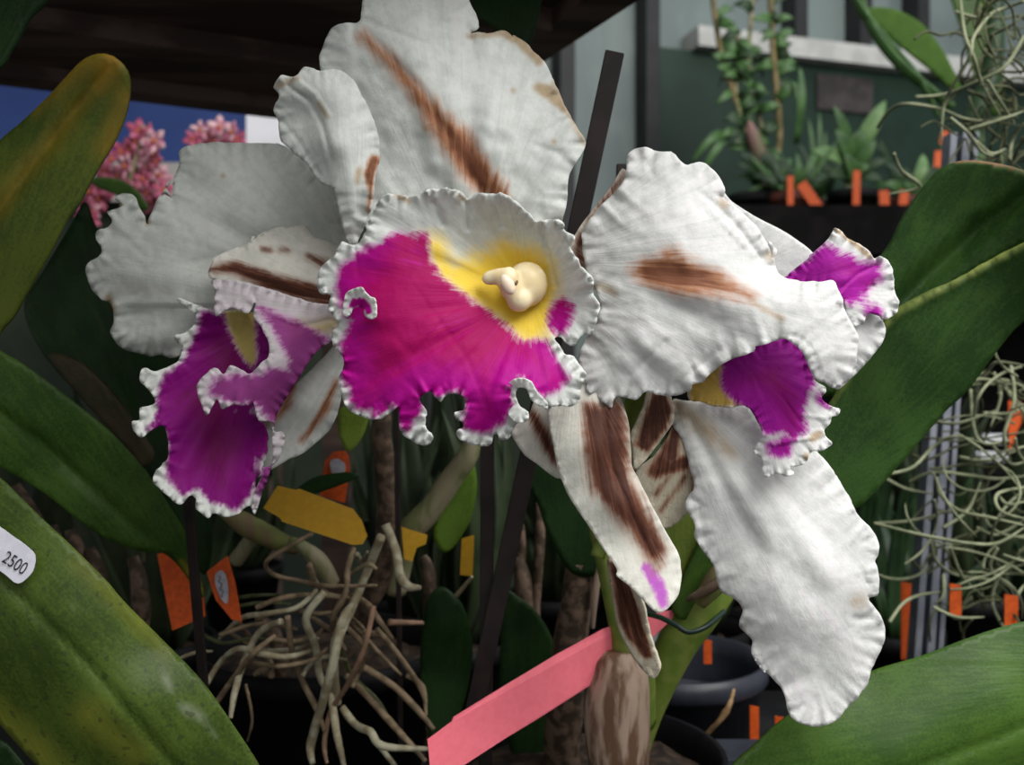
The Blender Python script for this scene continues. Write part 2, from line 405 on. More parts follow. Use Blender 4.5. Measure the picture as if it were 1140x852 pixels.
def blade(name, base, tip, width, mat, parent, bend=0.03, side=None, fold=.25, n=10, twist=0.0):
    """a strap leaf from base to tip in world space"""
    base = Vector(base); tip = Vector(tip); ax = (tip-base); L = ax.length; ax.normalize()
    sd = side or ax.cross(Vector((0, -1, 0.2))).normalized(); nn = sd.cross(ax).normalized()
    bm = bmesh.new(); rows = []
    for i in range(n+1):
        t = i/n; w = width/2*(math.sin(math.pi*min(1, t*.8+.18))**.7)*(1 if t < .8 else math.sqrt(max(0, 1-((t-.8)/.2)**2))*.97+.03)
        c = base+ax*L*t+nn*bend*4*t*(1-t)+Vector((0, 0, -bend*t*t))
        s2 = (sd*math.cos(twist*t)+nn*math.sin(twist*t))
        rows.append([bm.verts.new(c+s2*w*u-nn*abs(u)*w*-fold) for u in (-1, -.5, 0, .5, 1)])
    for a, b in zip(rows, rows[1:]):
        for k in range(4): bm.faces.new((a[k], a[k+1], b[k+1], b[k]))
    o = bm_obj(name, bm, mat, parent, True)
    m = o.modifiers.new('thick', 'SOLIDIFY'); m.thickness = min(.0016, width*.08); m.offset = 0
    return o

# ================================================================== STRUCTURE
ZB = ZC-0.272         # bench top
def prism(name, loop, z0, z1, mat):
    bm = bmesh.new(); lo = [bm.verts.new((x, y, z0)) for x, y in loop]; hi = [bm.verts.new((x, y, z1)) for x, y in loop]
    bm.faces.new(lo[::-1]); bm.faces.new(hi)
    for i in range(len(loop)): j = (i+1) % len(loop); bm.faces.new((lo[i], lo[j], hi[j], hi[i]))
    bmesh.ops.recalc_face_normals(bm, faces=bm.faces)
    return bm_obj(name, bm, mat)
M_floor = plain('concrete_floor', (0.02, 0.019, 0.018), (0.03, 0.028, 0.027), 6, .8)
struct(prism('floor', [(-2.5, -1.5), (4.0, -1.5), (4.0, 3.2), (-2.5, 3.2)], -.05, 0, M_floor))
M_panel = plain('translucent_panel', (0.14, 0.175, 0.17), (0.18, 0.22, 0.21), 12, .5, stretch=(1, 1, .4))
M_gpaint = plain('green_paint', (0.006, 0.022, 0.014), (0.009, 0.030, 0.018), 9, .5)
M_mull = plain('dark_mullion', (0.022, 0.022, 0.024), None, 20, .6)
M_rail = plain('white_rail', (0.50, 0.50, 0.48), (0.40, 0.40, 0.38), 20, .5)
M_dark = plain('dark_backing_green', (0.008, 0.014, 0.009), (0.016, 0.024, 0.013), 8, .8)
# back wall line: recedes slightly to the right
a0 = Vector((0.362, 1.8, 0)); adir = (Vector((1.03, 2.0, 0))-a0).normalized(); anrm = Vector((adir.y, -adir.x, 0))
def wallbox(name, s0, s1, z0, z1, t0, t1, mat, st=True, parent=None):
    """box along the back wall: s along it, t towards the camera"""
    bm = bmesh.new(); mtx = Matrix(((adir.x, anrm.x, 0, a0.x), (adir.y, anrm.y, 0, a0.y), (0, 0, 1, 0), (0, 0, 0, 1)))
    box_bm(bm, (s0, t0, z0), (s1, t1, z1), mtx); bmesh.ops.recalc_face_normals(bm, faces=bm.faces)
    o = bm_obj(name, bm, mat, parent)
    return struct(o) if st and parent is None else o
ZR = ZC+.655
wallbox('wall_back', -3.0, 3.0, 0, ZR+1.6, -.14, -.04, M_panel)
wallbox('trim_1', -.085, 2.6, 0.0, ZR-.02, -.04, .0, M_gpaint)              # green lower wall
wallbox('trim_2', -.02, 2.6, ZR-.02, ZR+.018, -.04, .03, M_rail)            # pale rail
for i, s in enumerate((-.105, -.275, -.52, .215, .365, .505, .68, .86, 1.1)):
    z0 = 0 if s < 0 else ZR+.018
    wallbox('trim_%d' % (3+i), s-.014, s+.014, z0, ZR+1.5, -.04, .012, M_mull)
wallbox('window_1', .255, .385, ZC+.545, ZC+.615, 0, .006, plain('dark_opening', (0.03, 0.026, 0.026), (0.055, 0.045, 0.045), 25, .7))
wallbox('wall_left', -3.0, -.62, 0, ZC+.35, -.04, .0, M_dark)
wallbox('dark_backing_low', -.62, -.085, 0, ZC+.02, -.04, .008, M_dark)  # added dark sheet, its colour gives the gloom behind the lower plants

# benches
M_bench = plain('bench_mesh', (0.008, 0.008, 0.009), (0.014, 0.014, 0.015), 20, .6)
bench = thing('plant_bench', 'dark greenhouse bench carrying the flowering orchid and the pots', 'bench', (0, .6, 0))
bm = bmesh.new(); box_bm(bm, (-1.0, .16, ZB-.03), (1.0, 1.15, ZB)); bm_obj('bench_top', bm, M_bench, bench)
for x in (-.9, .9):
    for y in (.25, 1.05):
        bm = bmesh.new(); box_bm(bm, (x-.02, y-.02, 0), (x+.02, y+.02, ZB-.03)); bm_obj('leg', bm, M_metal, bench)

# overhead shelf (dark timber) seen from below
shf = thing('overhead_shelf', 'dark brown timber shelf overhead behind the white petals', 'shelf', (-.3, .7, 0))
zc = ZC+.25; c0 = Vector((-.085, .955)); u = Vector((-.90, -.43)).normalized(); v = Vector((.45, -.893)).normalized()
v = (v-u*u.dot(v)*.5).normalized()
def q2(a, b): w = c0+u*a+v*b; return (w.x, w.y)
def slab(name, loop, z0, z1, mat, parent):
    o = prism(name, loop, z0, z1, mat); 
    o.parent = parent; o.location = o.location-parent.location; ROOTLOC[o.name] = ROOTLOC[o.name]; return o
LV = .70  # board lengthened toward the camera, unseen, to shade the left flower
slab('shelf_board', [q2(.03, .03), q2(1.2, .03), q2(1.2, LV), q2(.03, LV)], zc+.012, zc+.035, M_wood, shf)
slab('rim', [q2(0, 0), q2(1.2, 0), q2(1.2, .03), q2(0, .03)], zc, zc+.06, M_wood, shf)
slab('rim', [q2(0, .03), q2(.03, .03), q2(.03, LV), q2(0, LV)], zc, zc+.06, M_wood, shf)
for k in range(3):
    b = .14+k*.15; slab('batten', [q2(.03, b), q2(1.2, b), q2(1.2, b+.028), q2(.03, b+.028)], zc-.004, zc+.012, M_wood, shf)
for a_, b_ in ((.10, .02), (1.15, .02), (1.15, LV-.04)):
    x, y = q2(a_, b_); bm = bmesh.new(); box_bm(bm, (x-.012, y-.012, ZB if y > .2 and y < 1.1 and x > -1 else 0), (x+.012, y+.012, zc+.012))
    bm_obj('post', bm, M_wood, shf)

# blue board with white frame far behind on the left
M_blue = plain('blue_board', (0.016, 0.038, 0.145), (0.020, 0.045, 0.165), 6, .6)
M_whitef = plain('white_frame', (0.75, 0.75, 0.80), (0.66, 0.66, 0.70), 10, .5)
bb = thing('blue_board', 'blue display board in a white frame behind the pink blossoms', 'board', P(130, 330, 1.45))
strip('panel', [P(-120, 60, 1.452), P(274, 70, 1.452), P(274, 181, 1.452), P(-120, 178, 1.452)], M_blue, bb, .01)
strip('frame', [P(274, 60, 1.45), P(352, 60, 1.45), P(352, 250, 1.45), P(274, 250, 1.45)], M_whitef, bb, .012)
strip('frame', [P(-120, 178.5, 1.447), P(274, 181.5, 1.447), P(274, 225, 1.447), P(-120, 222, 1.447)], plain('cream_frame', (0.42, 0.40, 0.38), None, 10, .5), bb, .012)
for x in (-60, 300):
    p = P(x, 300, 1.47); bm = bmesh.new(); box_bm(bm, (p.x-.015, p.y-.01, 0), (p.x+.015, p.y+.02, ZC+.2)); bm_obj('leg', bm, M_wood, bb)
# ================================================================== FLOWERING ORCHID
plantA = thing('orchid_plant', 'large orchid in bloom with three ruffled white and magenta flowers', 'orchid', (.035, .47, ZB))
def flower(label, path, radii):
    o = tube('flower', path, radii, M_stemgreen, plantA, sides=10); o['label'] = label; return o

# ---- centre flower
fC = flower('middle flower facing the camera, with bright magenta lip', [P(690, 640, .42), P(672, 560, .415), P(645, 470, .408), P(600, 390, .40), P(584, 330, .386)], [.0035, .0033, .0033, .004, .006])
dorsal = [(404, -2), (401, 24)]+B(0, "400,100 345,115 310,180 290,240 290,290")+[(364, 110), (382, 160), (398, 215), (412, 262), (470, 290), (560, 300), (618, 275)]+C(1, "250,130 270,60")+C(0, "270,851 275,760 300,700 345,630 345,590 320,550 290,500 250,420 215,340 180,270 130,220 100,185 40,150")+B(0, "1110,160 1070,130 1010,140 960,140 925,142 960,115 945,50 920,0")+[(512, -30), (470, -52), (425, -40)]
sheet('petal', [sheet_data(dorsal, .370, [(520, 230, 0), (400, 20, 7), (560, 40, 9), (645, 150, 3), (600, 90, 6), (500, 110, -5), (440, 60, -3), (400, 100, 2), (360, 60, 8), (450, -40, 18), (520, 20, 4), (400, 215, 1), (620, 230, 3), (530, 170, -4), (590, 170, -1)],
    (520, 330), 3.6, (1.6, 16, 30), .9, dict(
        brown=([(404, 40, 6), (432, 66, 8), (459, 97, 9), (480, 125, 12), (505, 155, 17), (530, 190, 17), (552, 214, 13), (560, 232, 9)], 12),
        tan=([[(560, 36, 5), (576, 44, 7), (600, 68, 5)], [(600, 98, 6), (612, 104, 9), (630, 122, 5)], [(617, 92, 2.5), (640, 140, 3), (651, 160, 3)], [(473, 142, 3), (475, 143, 3)], [(571, 101, 2.5), (572, 102, 2.5)], [(617, 158, 2.5), (618, 159, 2.5)], [(523, 40, 3), (545, 38, 4), (562, 36, 3)]], 5)),
    creases=[([(404, 30, 5), (470, 100, 7), (545, 230, 9)], 1.3, 8), ([(404, 22, 3), (470, 48, 5), (522, 42, 3)], 1.8, 6), ([(640, 175, 8), (590, 160, 4)], 1.2, 8)], ripple=2.0, seed=1, wrinkle=.42)], M_white, fC)
tw = B(0, "95,370 125,320 180,325 230,285 290,300 370,295 430,340 465,400 510,490 540,590 540,680 525,740 515,851")+B(1, "490,120 430,255 390,180 360,60 350,0")+B(0, "360,800 290,770 220,680 130,600 115,520 95,460 120,405")
sheet('petal', [sheet_data(tw, .358, [(372, 160, -5), (395, 200, -3), (420, 170, 4), (400, 100, 2), (345, 85, 0), (310, 100, 5), (345, 130, 6), (366, 185, 3), (320, 150, 9), (355, 195, 6), (380, 110, -3), (400, 262, 6), (375, 225, 2), (330, 100, 1)],
    (400, 330), 3.0, (1.2, 10, 20), .8, dict(
        brown=([(417, 178, 6), (411, 195, 6), (413, 215, 2.5), (409, 235, 2)], 4), tan=([[(310, 95, 3), (330, 88, 3)], [(356, 115, 2), (364, 130, 2)], [(400, 190, 4), (398, 203, 3)]], 5)),
    creases=[([(322, 96, 3), (345, 112, 4), (360, 140, 4), (370, 180, 3)], 3.0, 6), ([(310, 130, 3), (335, 160, 3), (356, 195, 3)], 1.2, 5), ([(334, 92, 2), (350, 104, 3), (366, 128, 2)], -1.6, 4)], ripple=1.2, seed=2)], M_white, fC)
lip = B(1, "440,240 380,225 350,280 300,330 280,380 285,440 335,450 325,500 345,540 362,575 340,620 350,670 385,710 390,760 370,800")+B(2, "370,10 380,60 390,110 420,140 460,165 500,180 530,180 570,165 600,140 615,125 625,160 625,210 640,245 680,270 720,290 760,280 765,250 740,210 740,160 735,130 712,100 725,75 760,60 775,80 800,100 825,72 870,70 895,85 905,110 895,140 860,150 865,175 895,205 870,230 880,265 940,285 1000,290 1020,275 1025,245 1045,245 1050,265 1090,260 1110,225")+[(576, 472), (586, 467), (582, 457), (571, 449), (568, 434), (576, 427), (588, 430), (594, 441), (607, 457), (615, 454)]+C(2, "250,120 290,120 320,100 330,50")+C(1, "355,790 330,760 300,710 260,700 240,660 215,635 245,628 290,665 340,620 380,610 400,540 405,490 380,440 380,390 350,350 320,310 290,260 280,240 300,205 260,180 250,140 200,130 140,140 100,100 60,60 0,20")+B(1, "1020,20 960,20 920,45 880,10 840,0")+B(0, "830,790 780,800 740,800 700,830 620,830")+B(1, "560,30 510,110 480,190")
magC = B(1, "620,200 560,240 500,260 400,320 370,400 380,480 430,560 400,640 385,740 420,851")+B(2, "440,110 500,130 530,150 600,90 630,190 660,210 700,150 730,60 800,72 870,40 915,100 910,200 980,225 1060,180 1099,100")+[(570, 455), (565, 430), (577, 418)]+C(2, "110,30 170,70 230,40 260,10")+C(1, "250,780 220,740 190,680 175,660 150,652 100,670 60,650")+B(1, "1130,660 1080,600 1000,540 900,470 790,390 735,290 730,205 690,215")
yelC = [(474, 262), (474, 290), (488, 313), (517, 336), (545, 354), (565, 372), (580, 386), (604, 384), (616, 368), (621, 325), (616, 292), (598, 276), (560, 268), (532, 282), (505, 290), (492, 262)]
lipd = sheet_data(lip, .345, [(575, 320, 18), (545, 300, 15), (612, 310, 14), (616, 350, 10), (600, 380, 6), (575, 388, 4), (548, 358, 7), (520, 335, 5), (490, 300, 4), (470, 258, 4), (540, 255, 9), (590, 262, 9), (500, 214, -1), (560, 225, -2), (610, 246, 0), (440, 222, 3), (410, 255, 6), (640, 300, 1), (662, 345, 3), (645, 400, 4), (372, 300, 8), (360, 325, 9), (420, 330, 0), (450, 380, -4), (500, 400, -3), (550, 430, -6), (600, 430, -3), (545, 490, 2), (460, 490, 0), (395, 450, 3), (378, 400, 4), (645, 440, 6), (500, 440, -5)],
    (590, 330), 2.8, (2.7, 7, 13), 1.4, dict(magenta=([magC, [(626, 346, 9), (622, 360, 8)]], 11), yellow=(yelC, 18), tan=([[(511, 218, 3), (519, 225, 2)], [(442, 218, 3), (455, 224, 3)]], 4)),
    creases=[([(484, 226, 6), (493, 250, 5)], 2.6, 8), ([(519, 225, 3), (520, 255, 4)], 2.2, 6), ([(552, 230, 4), (560, 250, 6)], 2.0, 7), ([(600, 245, 2), (612, 280, 3), (620, 320, 3)], 2.5, 5), ([(455, 310, 3), (520, 400, 5), (545, 460, 4)], .4, 8), ([(560, 400, 4), (600, 430, 4)], .5, 7), ([(440, 420, 3), (500, 350, 3)], .7, 6), ([(624, 372, 3), (650, 398, 3)], 3.0, 6)], ripple=1.3, seed=3, wrinkle=.2)
curl = sheet_data(B(1, "390,480 400,445 430,425 465,418 485,440 500,455 522,465 530,500 525,545 500,552 480,535 475,510 455,500 430,508 420,530 400,545 385,520"), .3405, [(400, 335, 0), (404, 322, -2), (417, 335, -1), (385, 345, 3), (402, 342, 5), (410, 352, -1), (395, 330, 3)],
    (402, 360), 1.8, (1.0, 3, 9), .3, dict(magenta=(B(1, "412,505 430,470 470,465 500,490 508,525 495,530 470,500 440,495"), 3)), seed=4)
curl2 = sheet_data([(562, 438), (566, 427), (577, 421), (591, 424), (598, 436), (610, 450), (600, 452), (591, 444), (586, 433), (577, 432), (574, 440), (579, 452), (588, 459), (587, 468), (576, 471), (566, 462)], .3395, [(566, 440, 2), (577, 424, -2), (600, 445, 0), (584, 465, 0), (570, 455, 1)],
    (560, 470), 1.8, (.8, 3, 9), .3, {}, seed=5)
sheet('lip', [lipd, curl, curl2], M_white, fC, .0005)
# column: rounded waxy finger with wings and an anther cap
bm = bmesh.new()
for (px, py, dz, rx, ry, rz, rot) in ((586, 317, 9, 24, 26, 20, .15), (578, 333, 5, 15, 15, 13, .4), (565, 311, 2, 12, 15, 10, .35), (548, 309, 4, 13, 9, 8, -.25), (558, 308, 3, 14, 10, 9, 0), (570, 322, 4, 14, 14, 11, .3)):
    d = .345+.001+dz/1000; s = d/F; cpt = P(px, py, d)
    r = bmesh.ops.create_uvsphere(bm, u_segments=24, v_segments=16, radius=1)['verts']
    mt = Matrix.Translation(cpt)@Matrix.Rotation(rot, 4, 'Y')@Matrix.Diagonal((rx*s, rz*s, ry*s, 1))
    for vv in r: vv.co = mt@vv.co
cl = bm_obj('column', bm, M_col, fC, True); cl['label'] = 'waxy cream column'

m = cl.modifiers.new('fuse', 'REMESH'); m.mode = 'VOXEL'; m.voxel_size = .0005; m.use_smooth_shade = True
m = cl.modifiers.new('soft', 'SMOOTH'); m.iterations = 34; m.factor = .6
bm = bmesh.new(); bmesh.ops.create_uvsphere(bm, u_segments=10, v_segments=8, radius=1, matrix=Matrix.Translation(P(575, 315, .3395))@Matrix.Rotation(.4, 4, 'Y')@Matrix.Diagonal((.0006, .0006, .0011, 1))); bm_obj('cavity_shade', bm, M_rootbrown, fC, True)  # dark bead stands for the shade in the column's small hole

bm = bmesh.new(); bmesh.ops.create_uvsphere(bm, u_segments=18, v_segments=12, radius=1, matrix=Matrix.Translation(P(565, 317, .3385))@Matrix.Rotation(-.5, 4, 'Y')@Matrix.Diagonal((.0024, .0020, .0040, 1)))
bm_obj('anther_cap', bm, plain('anther_cream', (0.80, 0.66, 0.52), (0.76, 0.60, 0.46), 200, .4), fC, True)
sep = C(2, "200,110 190,180 215,290 240,410 290,520 370,640 420,720 480,810")+C(3, "480,50 530,90 600,160 640,198 665,207 700,185 740,130 752,60")+C(2, "750,800 740,750 680,640 610,510 550,390 540,340 530,200 500,100 470,60 400,30 300,20")
sheet('sepal', [sheet_data(sep, .362, [(620, 470, 4), (640, 540, 1), (700, 640, -5), (735, 680, -5), (660, 500, -3), (690, 470, 3), (700, 520, 3), (755, 640, 0), (720, 580, -1), (670, 600, 0), (690, 560, -5)],
    (640, 380), 3, (.5, 6, 30), .2, dict(brown=([(648, 450), (648, 500), (656, 545), (678, 568), (695, 590), (712, 616), (728, 640), (733, 632), (742, 610), (722, 570), (704, 530), (700, 480), (694, 445)], 12), magenta=([(720, 632, 4), (732, 652, 5), (738, 672, 3)], 6)),
    creases=[([(672, 450, 4), (680, 520, 5), (725, 620, 4)], 1.6, 6)], ripple=.5, seed=6)], petal_mat('sepal_cream_purple', (0.80, 0.79, 0.73), (0.45, .10, 0.45), (0.55, 0.14, 0.60), brn=BRN2), fC, .0012)
sheet('sepal', [sheet_data([(600, 440), (588, 462), (574, 470), (569, 482), (582, 504), (597, 516), (622, 533), (634, 520), (628, 450)], .378, [(0, 0, 0)], (640, 380), 3, (.4, 6, 20), .2, dict(brown=([(593, 462, 6), (603, 480, 8), (612, 500, 7), (618, 515, 4)], 7)), seed=8)], M_pale, fC, .001)
dr = C(3, "445,-20 450,60 470,170 480,240 520,340 580,430 635,485 662,455 665,420 655,390 620,280 595,160 560,90 500,20")
sheet('sepal', [sheet_data(dr, .392, [(680, 640, 0), (700, 700, 2), (727, 752, -3), (690, 650, -2), (720, 700, -3), (710, 720, 1)], (670, 560), 2.6, (.5, 4, 20), .3,
    dict(brown=(C(3, "440,-30 462,60 478,170 492,240 530,320 575,375 600,405 640,395 612,300 585,190 540,90 480,-10"), 4)), creases=[([(685, 640, 4), (712, 720, 3)], 1.6, 5)], seed=9)], M_dried, fC, .0012)['label'] = 'withered brown sepal with pale rim'

# ---- left flower
fL = flower('dull purple and white flower at the left, turned sideways', [P(692, 640, .425), P(668, 560, .422), P(630, 450, .42), P(540, 395, .42), P(450, 375, .42), P(388, 350, .412)], [.0035, .0033, .0033, .0033, .004, .006])
big = A(0, "760,640 800,615 900,603 1000,605 1140,605")+B(0, "130,612 220,680 290,760")+[(372, 190), (388, 225), (398, 262), (396, 300), (380, 340), (330, 345), (270, 350), (245, 380), (225, 392), (205, 388)]+A(1, "760,708 720,718 680,700 640,707 560,690 500,660 470,610 482,560 477,500 455,475 430,472 385,420 365,355 375,310 425,283 430,250 404,210 412,178 455,165 475,135 455,100 480,92 520,70 485,45 520,22 570,30 590,80 612,120 626,152 632,118 655,70 690,20 720,35 700,-10 720,-30")+A(0, "690,815 730,830 735,760 760,690")
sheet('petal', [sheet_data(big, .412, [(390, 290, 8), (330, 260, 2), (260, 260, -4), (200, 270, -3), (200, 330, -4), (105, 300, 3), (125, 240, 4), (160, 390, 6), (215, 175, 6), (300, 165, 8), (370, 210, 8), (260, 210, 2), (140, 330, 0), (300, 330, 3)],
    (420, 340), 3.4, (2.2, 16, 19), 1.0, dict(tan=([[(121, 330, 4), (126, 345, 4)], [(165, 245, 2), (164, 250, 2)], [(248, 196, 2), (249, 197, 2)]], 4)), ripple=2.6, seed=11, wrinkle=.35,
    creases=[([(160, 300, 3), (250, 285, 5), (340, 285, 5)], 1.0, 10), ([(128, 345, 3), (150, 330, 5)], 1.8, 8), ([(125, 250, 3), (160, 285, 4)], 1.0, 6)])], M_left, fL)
dsl = A(1, "885,345 900,310 905,292 950,270 1000,250 1040,240 1060,225 1065,200 1090,207 1120,190")+B(1, "0,220 60,180 120,160 150,170 200,155 245,170 265,205 310,215 360,240 400,262")+[(392, 290), (388, 330), (378, 352), (340, 352), (300, 340), (270, 325)]+A(1, "900,385 885,365")
dslA = [(235, 301), (240, 290), (260, 278), (285, 274), (310, 276), (340, 283), (372, 300), (385, 320), (382, 352), (345, 350), (310, 343), (275, 328), (243, 314)]
sheet('sepal', [sheet_data(dsl, .392, [(234, 301, -2), (300, 310, -5), (370, 330, 0), (310, 252, 6), (370, 272, 8), (270, 280, 0), (300, 340, 2), (350, 300, -3)],
    (440, 350), 2.8, (.9, 8, 16), .5, dict(brown=([[(236, 300, 4), (262, 299, 7), (300, 313, 9), (340, 325, 11), (376, 335, 9)], [(343, 286, 3), (360, 294, 5), (366, 300, 4)], [(293, 279, 1.5), (300, 279, 1.5)], [(313, 279, 1.5), (320, 280, 1.5)]], 7)), seed=12, ripple=.6,
    creases=[([(255, 285, 2), (310, 272, 3), (375, 290, 3)], 1.8, 5)])], M_pale, fL, .0008)
# lip: inner flared surface + folded outer wall of the tube
edgeU = [(284, 337), (282, 350), (287, 359), (295, 372), (300, 384), (298, 397), (292, 403), (286, 410), (278, 416), (268, 411), (256, 407), (249, 416), (240, 410), (228, 418), (220, 428)]
edgeL = A(2, "835,60 850,115 880,160 915,95 940,135 990,115 1020,120 1050,118 1075,100")+B(2, "10,110 30,180 65,185 95,190 92,228 135,235 140,280 112,345 80,375 40,385 25,350 38,430")
inner = A(1, "850,500 800,480 760,465 750,475 800,510 830,540 800,600 745,620 740,640 770,665 760,715 730,745 660,770 605,765 595,810 620,838")+A(2, "635,60 655,110 595,135 590,180 560,190 575,235 600,255 640,225 690,208 705,250 712,300 705,350 655,400 650,450 680,475 705,500 765,540 800,500 825,510 830,560 880,597 895,577 960,590 1010,580 1050,545 1075,575 1090,550 1095,500 1085,470")+B(2, "20,430 38,400 60,330 70,250 40,160")+[(296, 450), (306, 420), (304, 390), (300, 365), (293, 345)]+A(1, "1060,525 1000,515 940,520")
magL = [(226, 348), (218, 380), (205, 405), (185, 420), (178, 440), (176, 470), (166, 478), (186, 476), (191, 500), (188, 517), (187, 530), (196, 540), (206, 548), (222, 540), (235, 556), (250, 560), (262, 566), (276, 550), (285, 530), (284, 510), (298, 500), (306, 488), (298, 474), (280, 460), (262, 458), (300, 450), (320, 420), (310, 350), (288, 345), (289, 400), (283, 412), (276, 411), (263, 392), (253, 372), (246, 352), (238, 350)]
innd = sheet_data(inner, .388, [(262, 370, 14), (285, 380, 6), (240, 400, 8), (225, 350, 2), (205, 375, 1), (160, 415, -2), (190, 440, 2), (220, 470, 4), (260, 480, 9), (280, 485, 10), (240, 540, 1), (185, 520, -2), (152, 472, -3), (232, 574, -5), (285, 555, -4), (285, 500, 6), (190, 550, -4)],
    (300, 360), 2.8, (2.4, 7, 13), 1.2, dict(magenta=(magL, 8), yellow=([(248, 345), (290, 340), (290, 405), (283, 416), (268, 405), (256, 380)], 8)), ripple=1.2, seed=13)
outer = edgeU[:]+[(219, 430)]+edgeL[:-2]+[(292, 520), (289, 533), (283, 548), (280, 566), (284, 572), (290, 556), (297, 535), (303, 518), (303, 500)]+[(304, 480), (310, 458), (330, 425), (350, 395), (376, 372), (384, 345), (340, 335), (300, 322), (262, 312)]+A(1, "900,390 910,430 905,480 915,538 940,520 970,505 1000,512 1050,525")
magO = [(290, 344), (318, 356), (362, 378), (350, 405), (328, 435), (306, 470), (286, 446), (262, 446), (236, 436), (240, 424), (262, 422), (290, 420), (300, 414), (324, 416), (326, 400), (314, 380), (306, 362)]
outd = sheet_data(outer, .380, [(240, 335, 3), (290, 345, 0), (320, 400, -6), (260, 412, -4), (222, 440, -4), (260, 435, -7), (300, 440, -4), (370, 360, 9), (340, 390, 4), (315, 490, -1), (285, 540, 2), (310, 455, 2), (350, 340, 3)],
    (400, 350), 2.6, (1.9, 5, 12), 1.0, dict(magenta=([magO, [(245, 433, 6), (265, 427, 8), (285, 433, 7)], [(300, 525, 4), (292, 545, 4)]], 10), yellow=([(330, 362, 4), (350, 368, 8), (372, 360, 7)], 12)), seed=14, ripple=.5,
    creases=[([(290, 350, 2), (330, 365, 3), (368, 355, 4)], .9, 6)])
# the throat side wall seen through the mouth
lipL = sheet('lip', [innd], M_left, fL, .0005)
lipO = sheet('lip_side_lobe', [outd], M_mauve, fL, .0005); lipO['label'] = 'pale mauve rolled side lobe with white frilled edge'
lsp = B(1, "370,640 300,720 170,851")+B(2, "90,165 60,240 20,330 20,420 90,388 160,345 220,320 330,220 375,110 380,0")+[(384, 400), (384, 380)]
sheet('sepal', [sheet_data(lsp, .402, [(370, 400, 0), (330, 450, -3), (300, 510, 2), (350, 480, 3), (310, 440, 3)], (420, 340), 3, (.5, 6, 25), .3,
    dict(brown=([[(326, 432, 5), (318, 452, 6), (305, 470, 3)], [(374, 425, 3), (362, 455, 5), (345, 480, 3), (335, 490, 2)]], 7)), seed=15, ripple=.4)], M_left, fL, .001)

# ---- right flower
fR = flower('white flower at the right with drooping petals, seen from the side', [P(665, 620, .42), P(690, 540, .42), P(700, 470, .41), P(720, 420, .395)], [.0035, .0033, .004, .006])
rp = C(1, "350,360 350,330 335,230 340,180 400,90 490,0")+C(0, "520,740 525,660 555,635 600,622 650,640 700,643 722,648 770,695 830,688 880,710 920,760 940,805 935,840")+C(1, "945,50 985,80 1060,150 1110,220 1135,280")+D(1, "60,225 95,262 85,300 105,365 180,390 270,395 335,390 350,430 375,470 375,500 395,540 420,590 440,640 430,700 425,750 400,800 360,840")+D(2, "350,40 330,48 295,20")+D(1, "270,815 245,790 225,735 190,678 140,640 100,640 50,658 0,667")+C(1, "1060,690 960,725 880,780 850,815 800,830")+C(2, "800,50 740,75 660,75 600,60 560,95 480,80 460,130 430,110 390,80 350,55")+C(1, "350,830 320,720 345,650 400,560 410,480 380,410")
rd = sheet_data(rp, .360, [(655, 320, 8), (690, 230, 3), (730, 170, 5), (800, 200, 4), (850, 260, 2), (760, 280, -6), (720, 310, -2), (830, 330, -8), (900, 330, -6), (935, 350, -4), (940, 420, 2), (880, 376, -8), (905, 400, -6), (790, 410, -2), (700, 440, 2), (660, 440, 5), (700, 380, -2), (660, 380, 6), (870, 300, 3), (800, 380, -5), (760, 220, -2)],
    (600, 290), 3.4, (1.5, 14, 22), .8, dict(
        brown=([[(708, 303, 6), (725, 303, 17), (755, 306, 22), (790, 314, 15), (825, 326, 6), (838, 332, 3)], [(742, 285, 8), (750, 284, 8)]], 14),
        tan=([[(670, 318, 4), (685, 326, 4)], [(804, 226, 4), (806, 228, 4)], [(855, 284, 4), (857, 287, 4)], [(835, 335, 2), (870, 356, 3)], [(658, 330, 4), (662, 320, 4)]], 7)), ripple=1.5, seed=21, wrinkle=.30,
    creases=[([(780, 215, 4), (815, 245, 5), (850, 290, 4)], 2.0, 8), ([(700, 420, 4), (740, 380, 6)], 1.3, 8), ([(750, 430, 3), (800, 390, 6)], 1.3, 8), ([(790, 235, 2), (830, 275, 3)], -1.8, 6), ([(670, 440, 3), (690, 400, 4)], 1.5, 8), ([(911, 410, 2), (905, 390, 2), (890, 375, 2), (868, 372, 2)], 2.2, 5)])
gr = sheet_data([(930, 325), (950, 345), (971, 350), (983, 357), (984, 376), (972, 394), (956, 413), (944, 424), (930, 433), (915, 410), (910, 360)], .374, [(940, 340, 0), (980, 370, 4), (940, 425, 1), (950, 380, -1)], (880, 330), 3, (1.2, 10, 16), .6, {}, ripple=1.0, seed=22)
sheet('petal', [rd, gr], M_right, fR, .0006)
sheet('sepal', [sheet_data([(800, 215), (815, 225), (840, 241), (874, 259), (903, 280), (915, 300), (905, 325), (850, 330), (800, 300)], .385, [(0, 0, 0)], (760, 330), 3.4, (0, 1, 9), .2, {}, seed=23, wrinkle=.2)], M_right, fR, .001)
sheet('sepal', [sheet_data([(693, 188), (699, 200), (688, 222), (670, 244), (658, 262), (656, 300), (650, 312), (640, 296), (634, 276), (646, 252), (666, 226), (680, 208)], .372, [(0, 0, 0)], (700, 330), 3, (.3, 4, 20), .2, dict(brown=([(697, 192, 3), (665, 235, 5), (643, 275, 6), (648, 300, 5)], 9)), seed=24)], M_pale, fR, .001)
lob = D(1, "120,385 130,375 240,280 310,215 345,168 390,205 440,235 490,270 505,295 535,285 575,320 590,400 592,440 610,480 600,530 545,557 520,535 480,530 465,560 440,582 420,585 400,560 385,540 375,470 345,435 300,420")
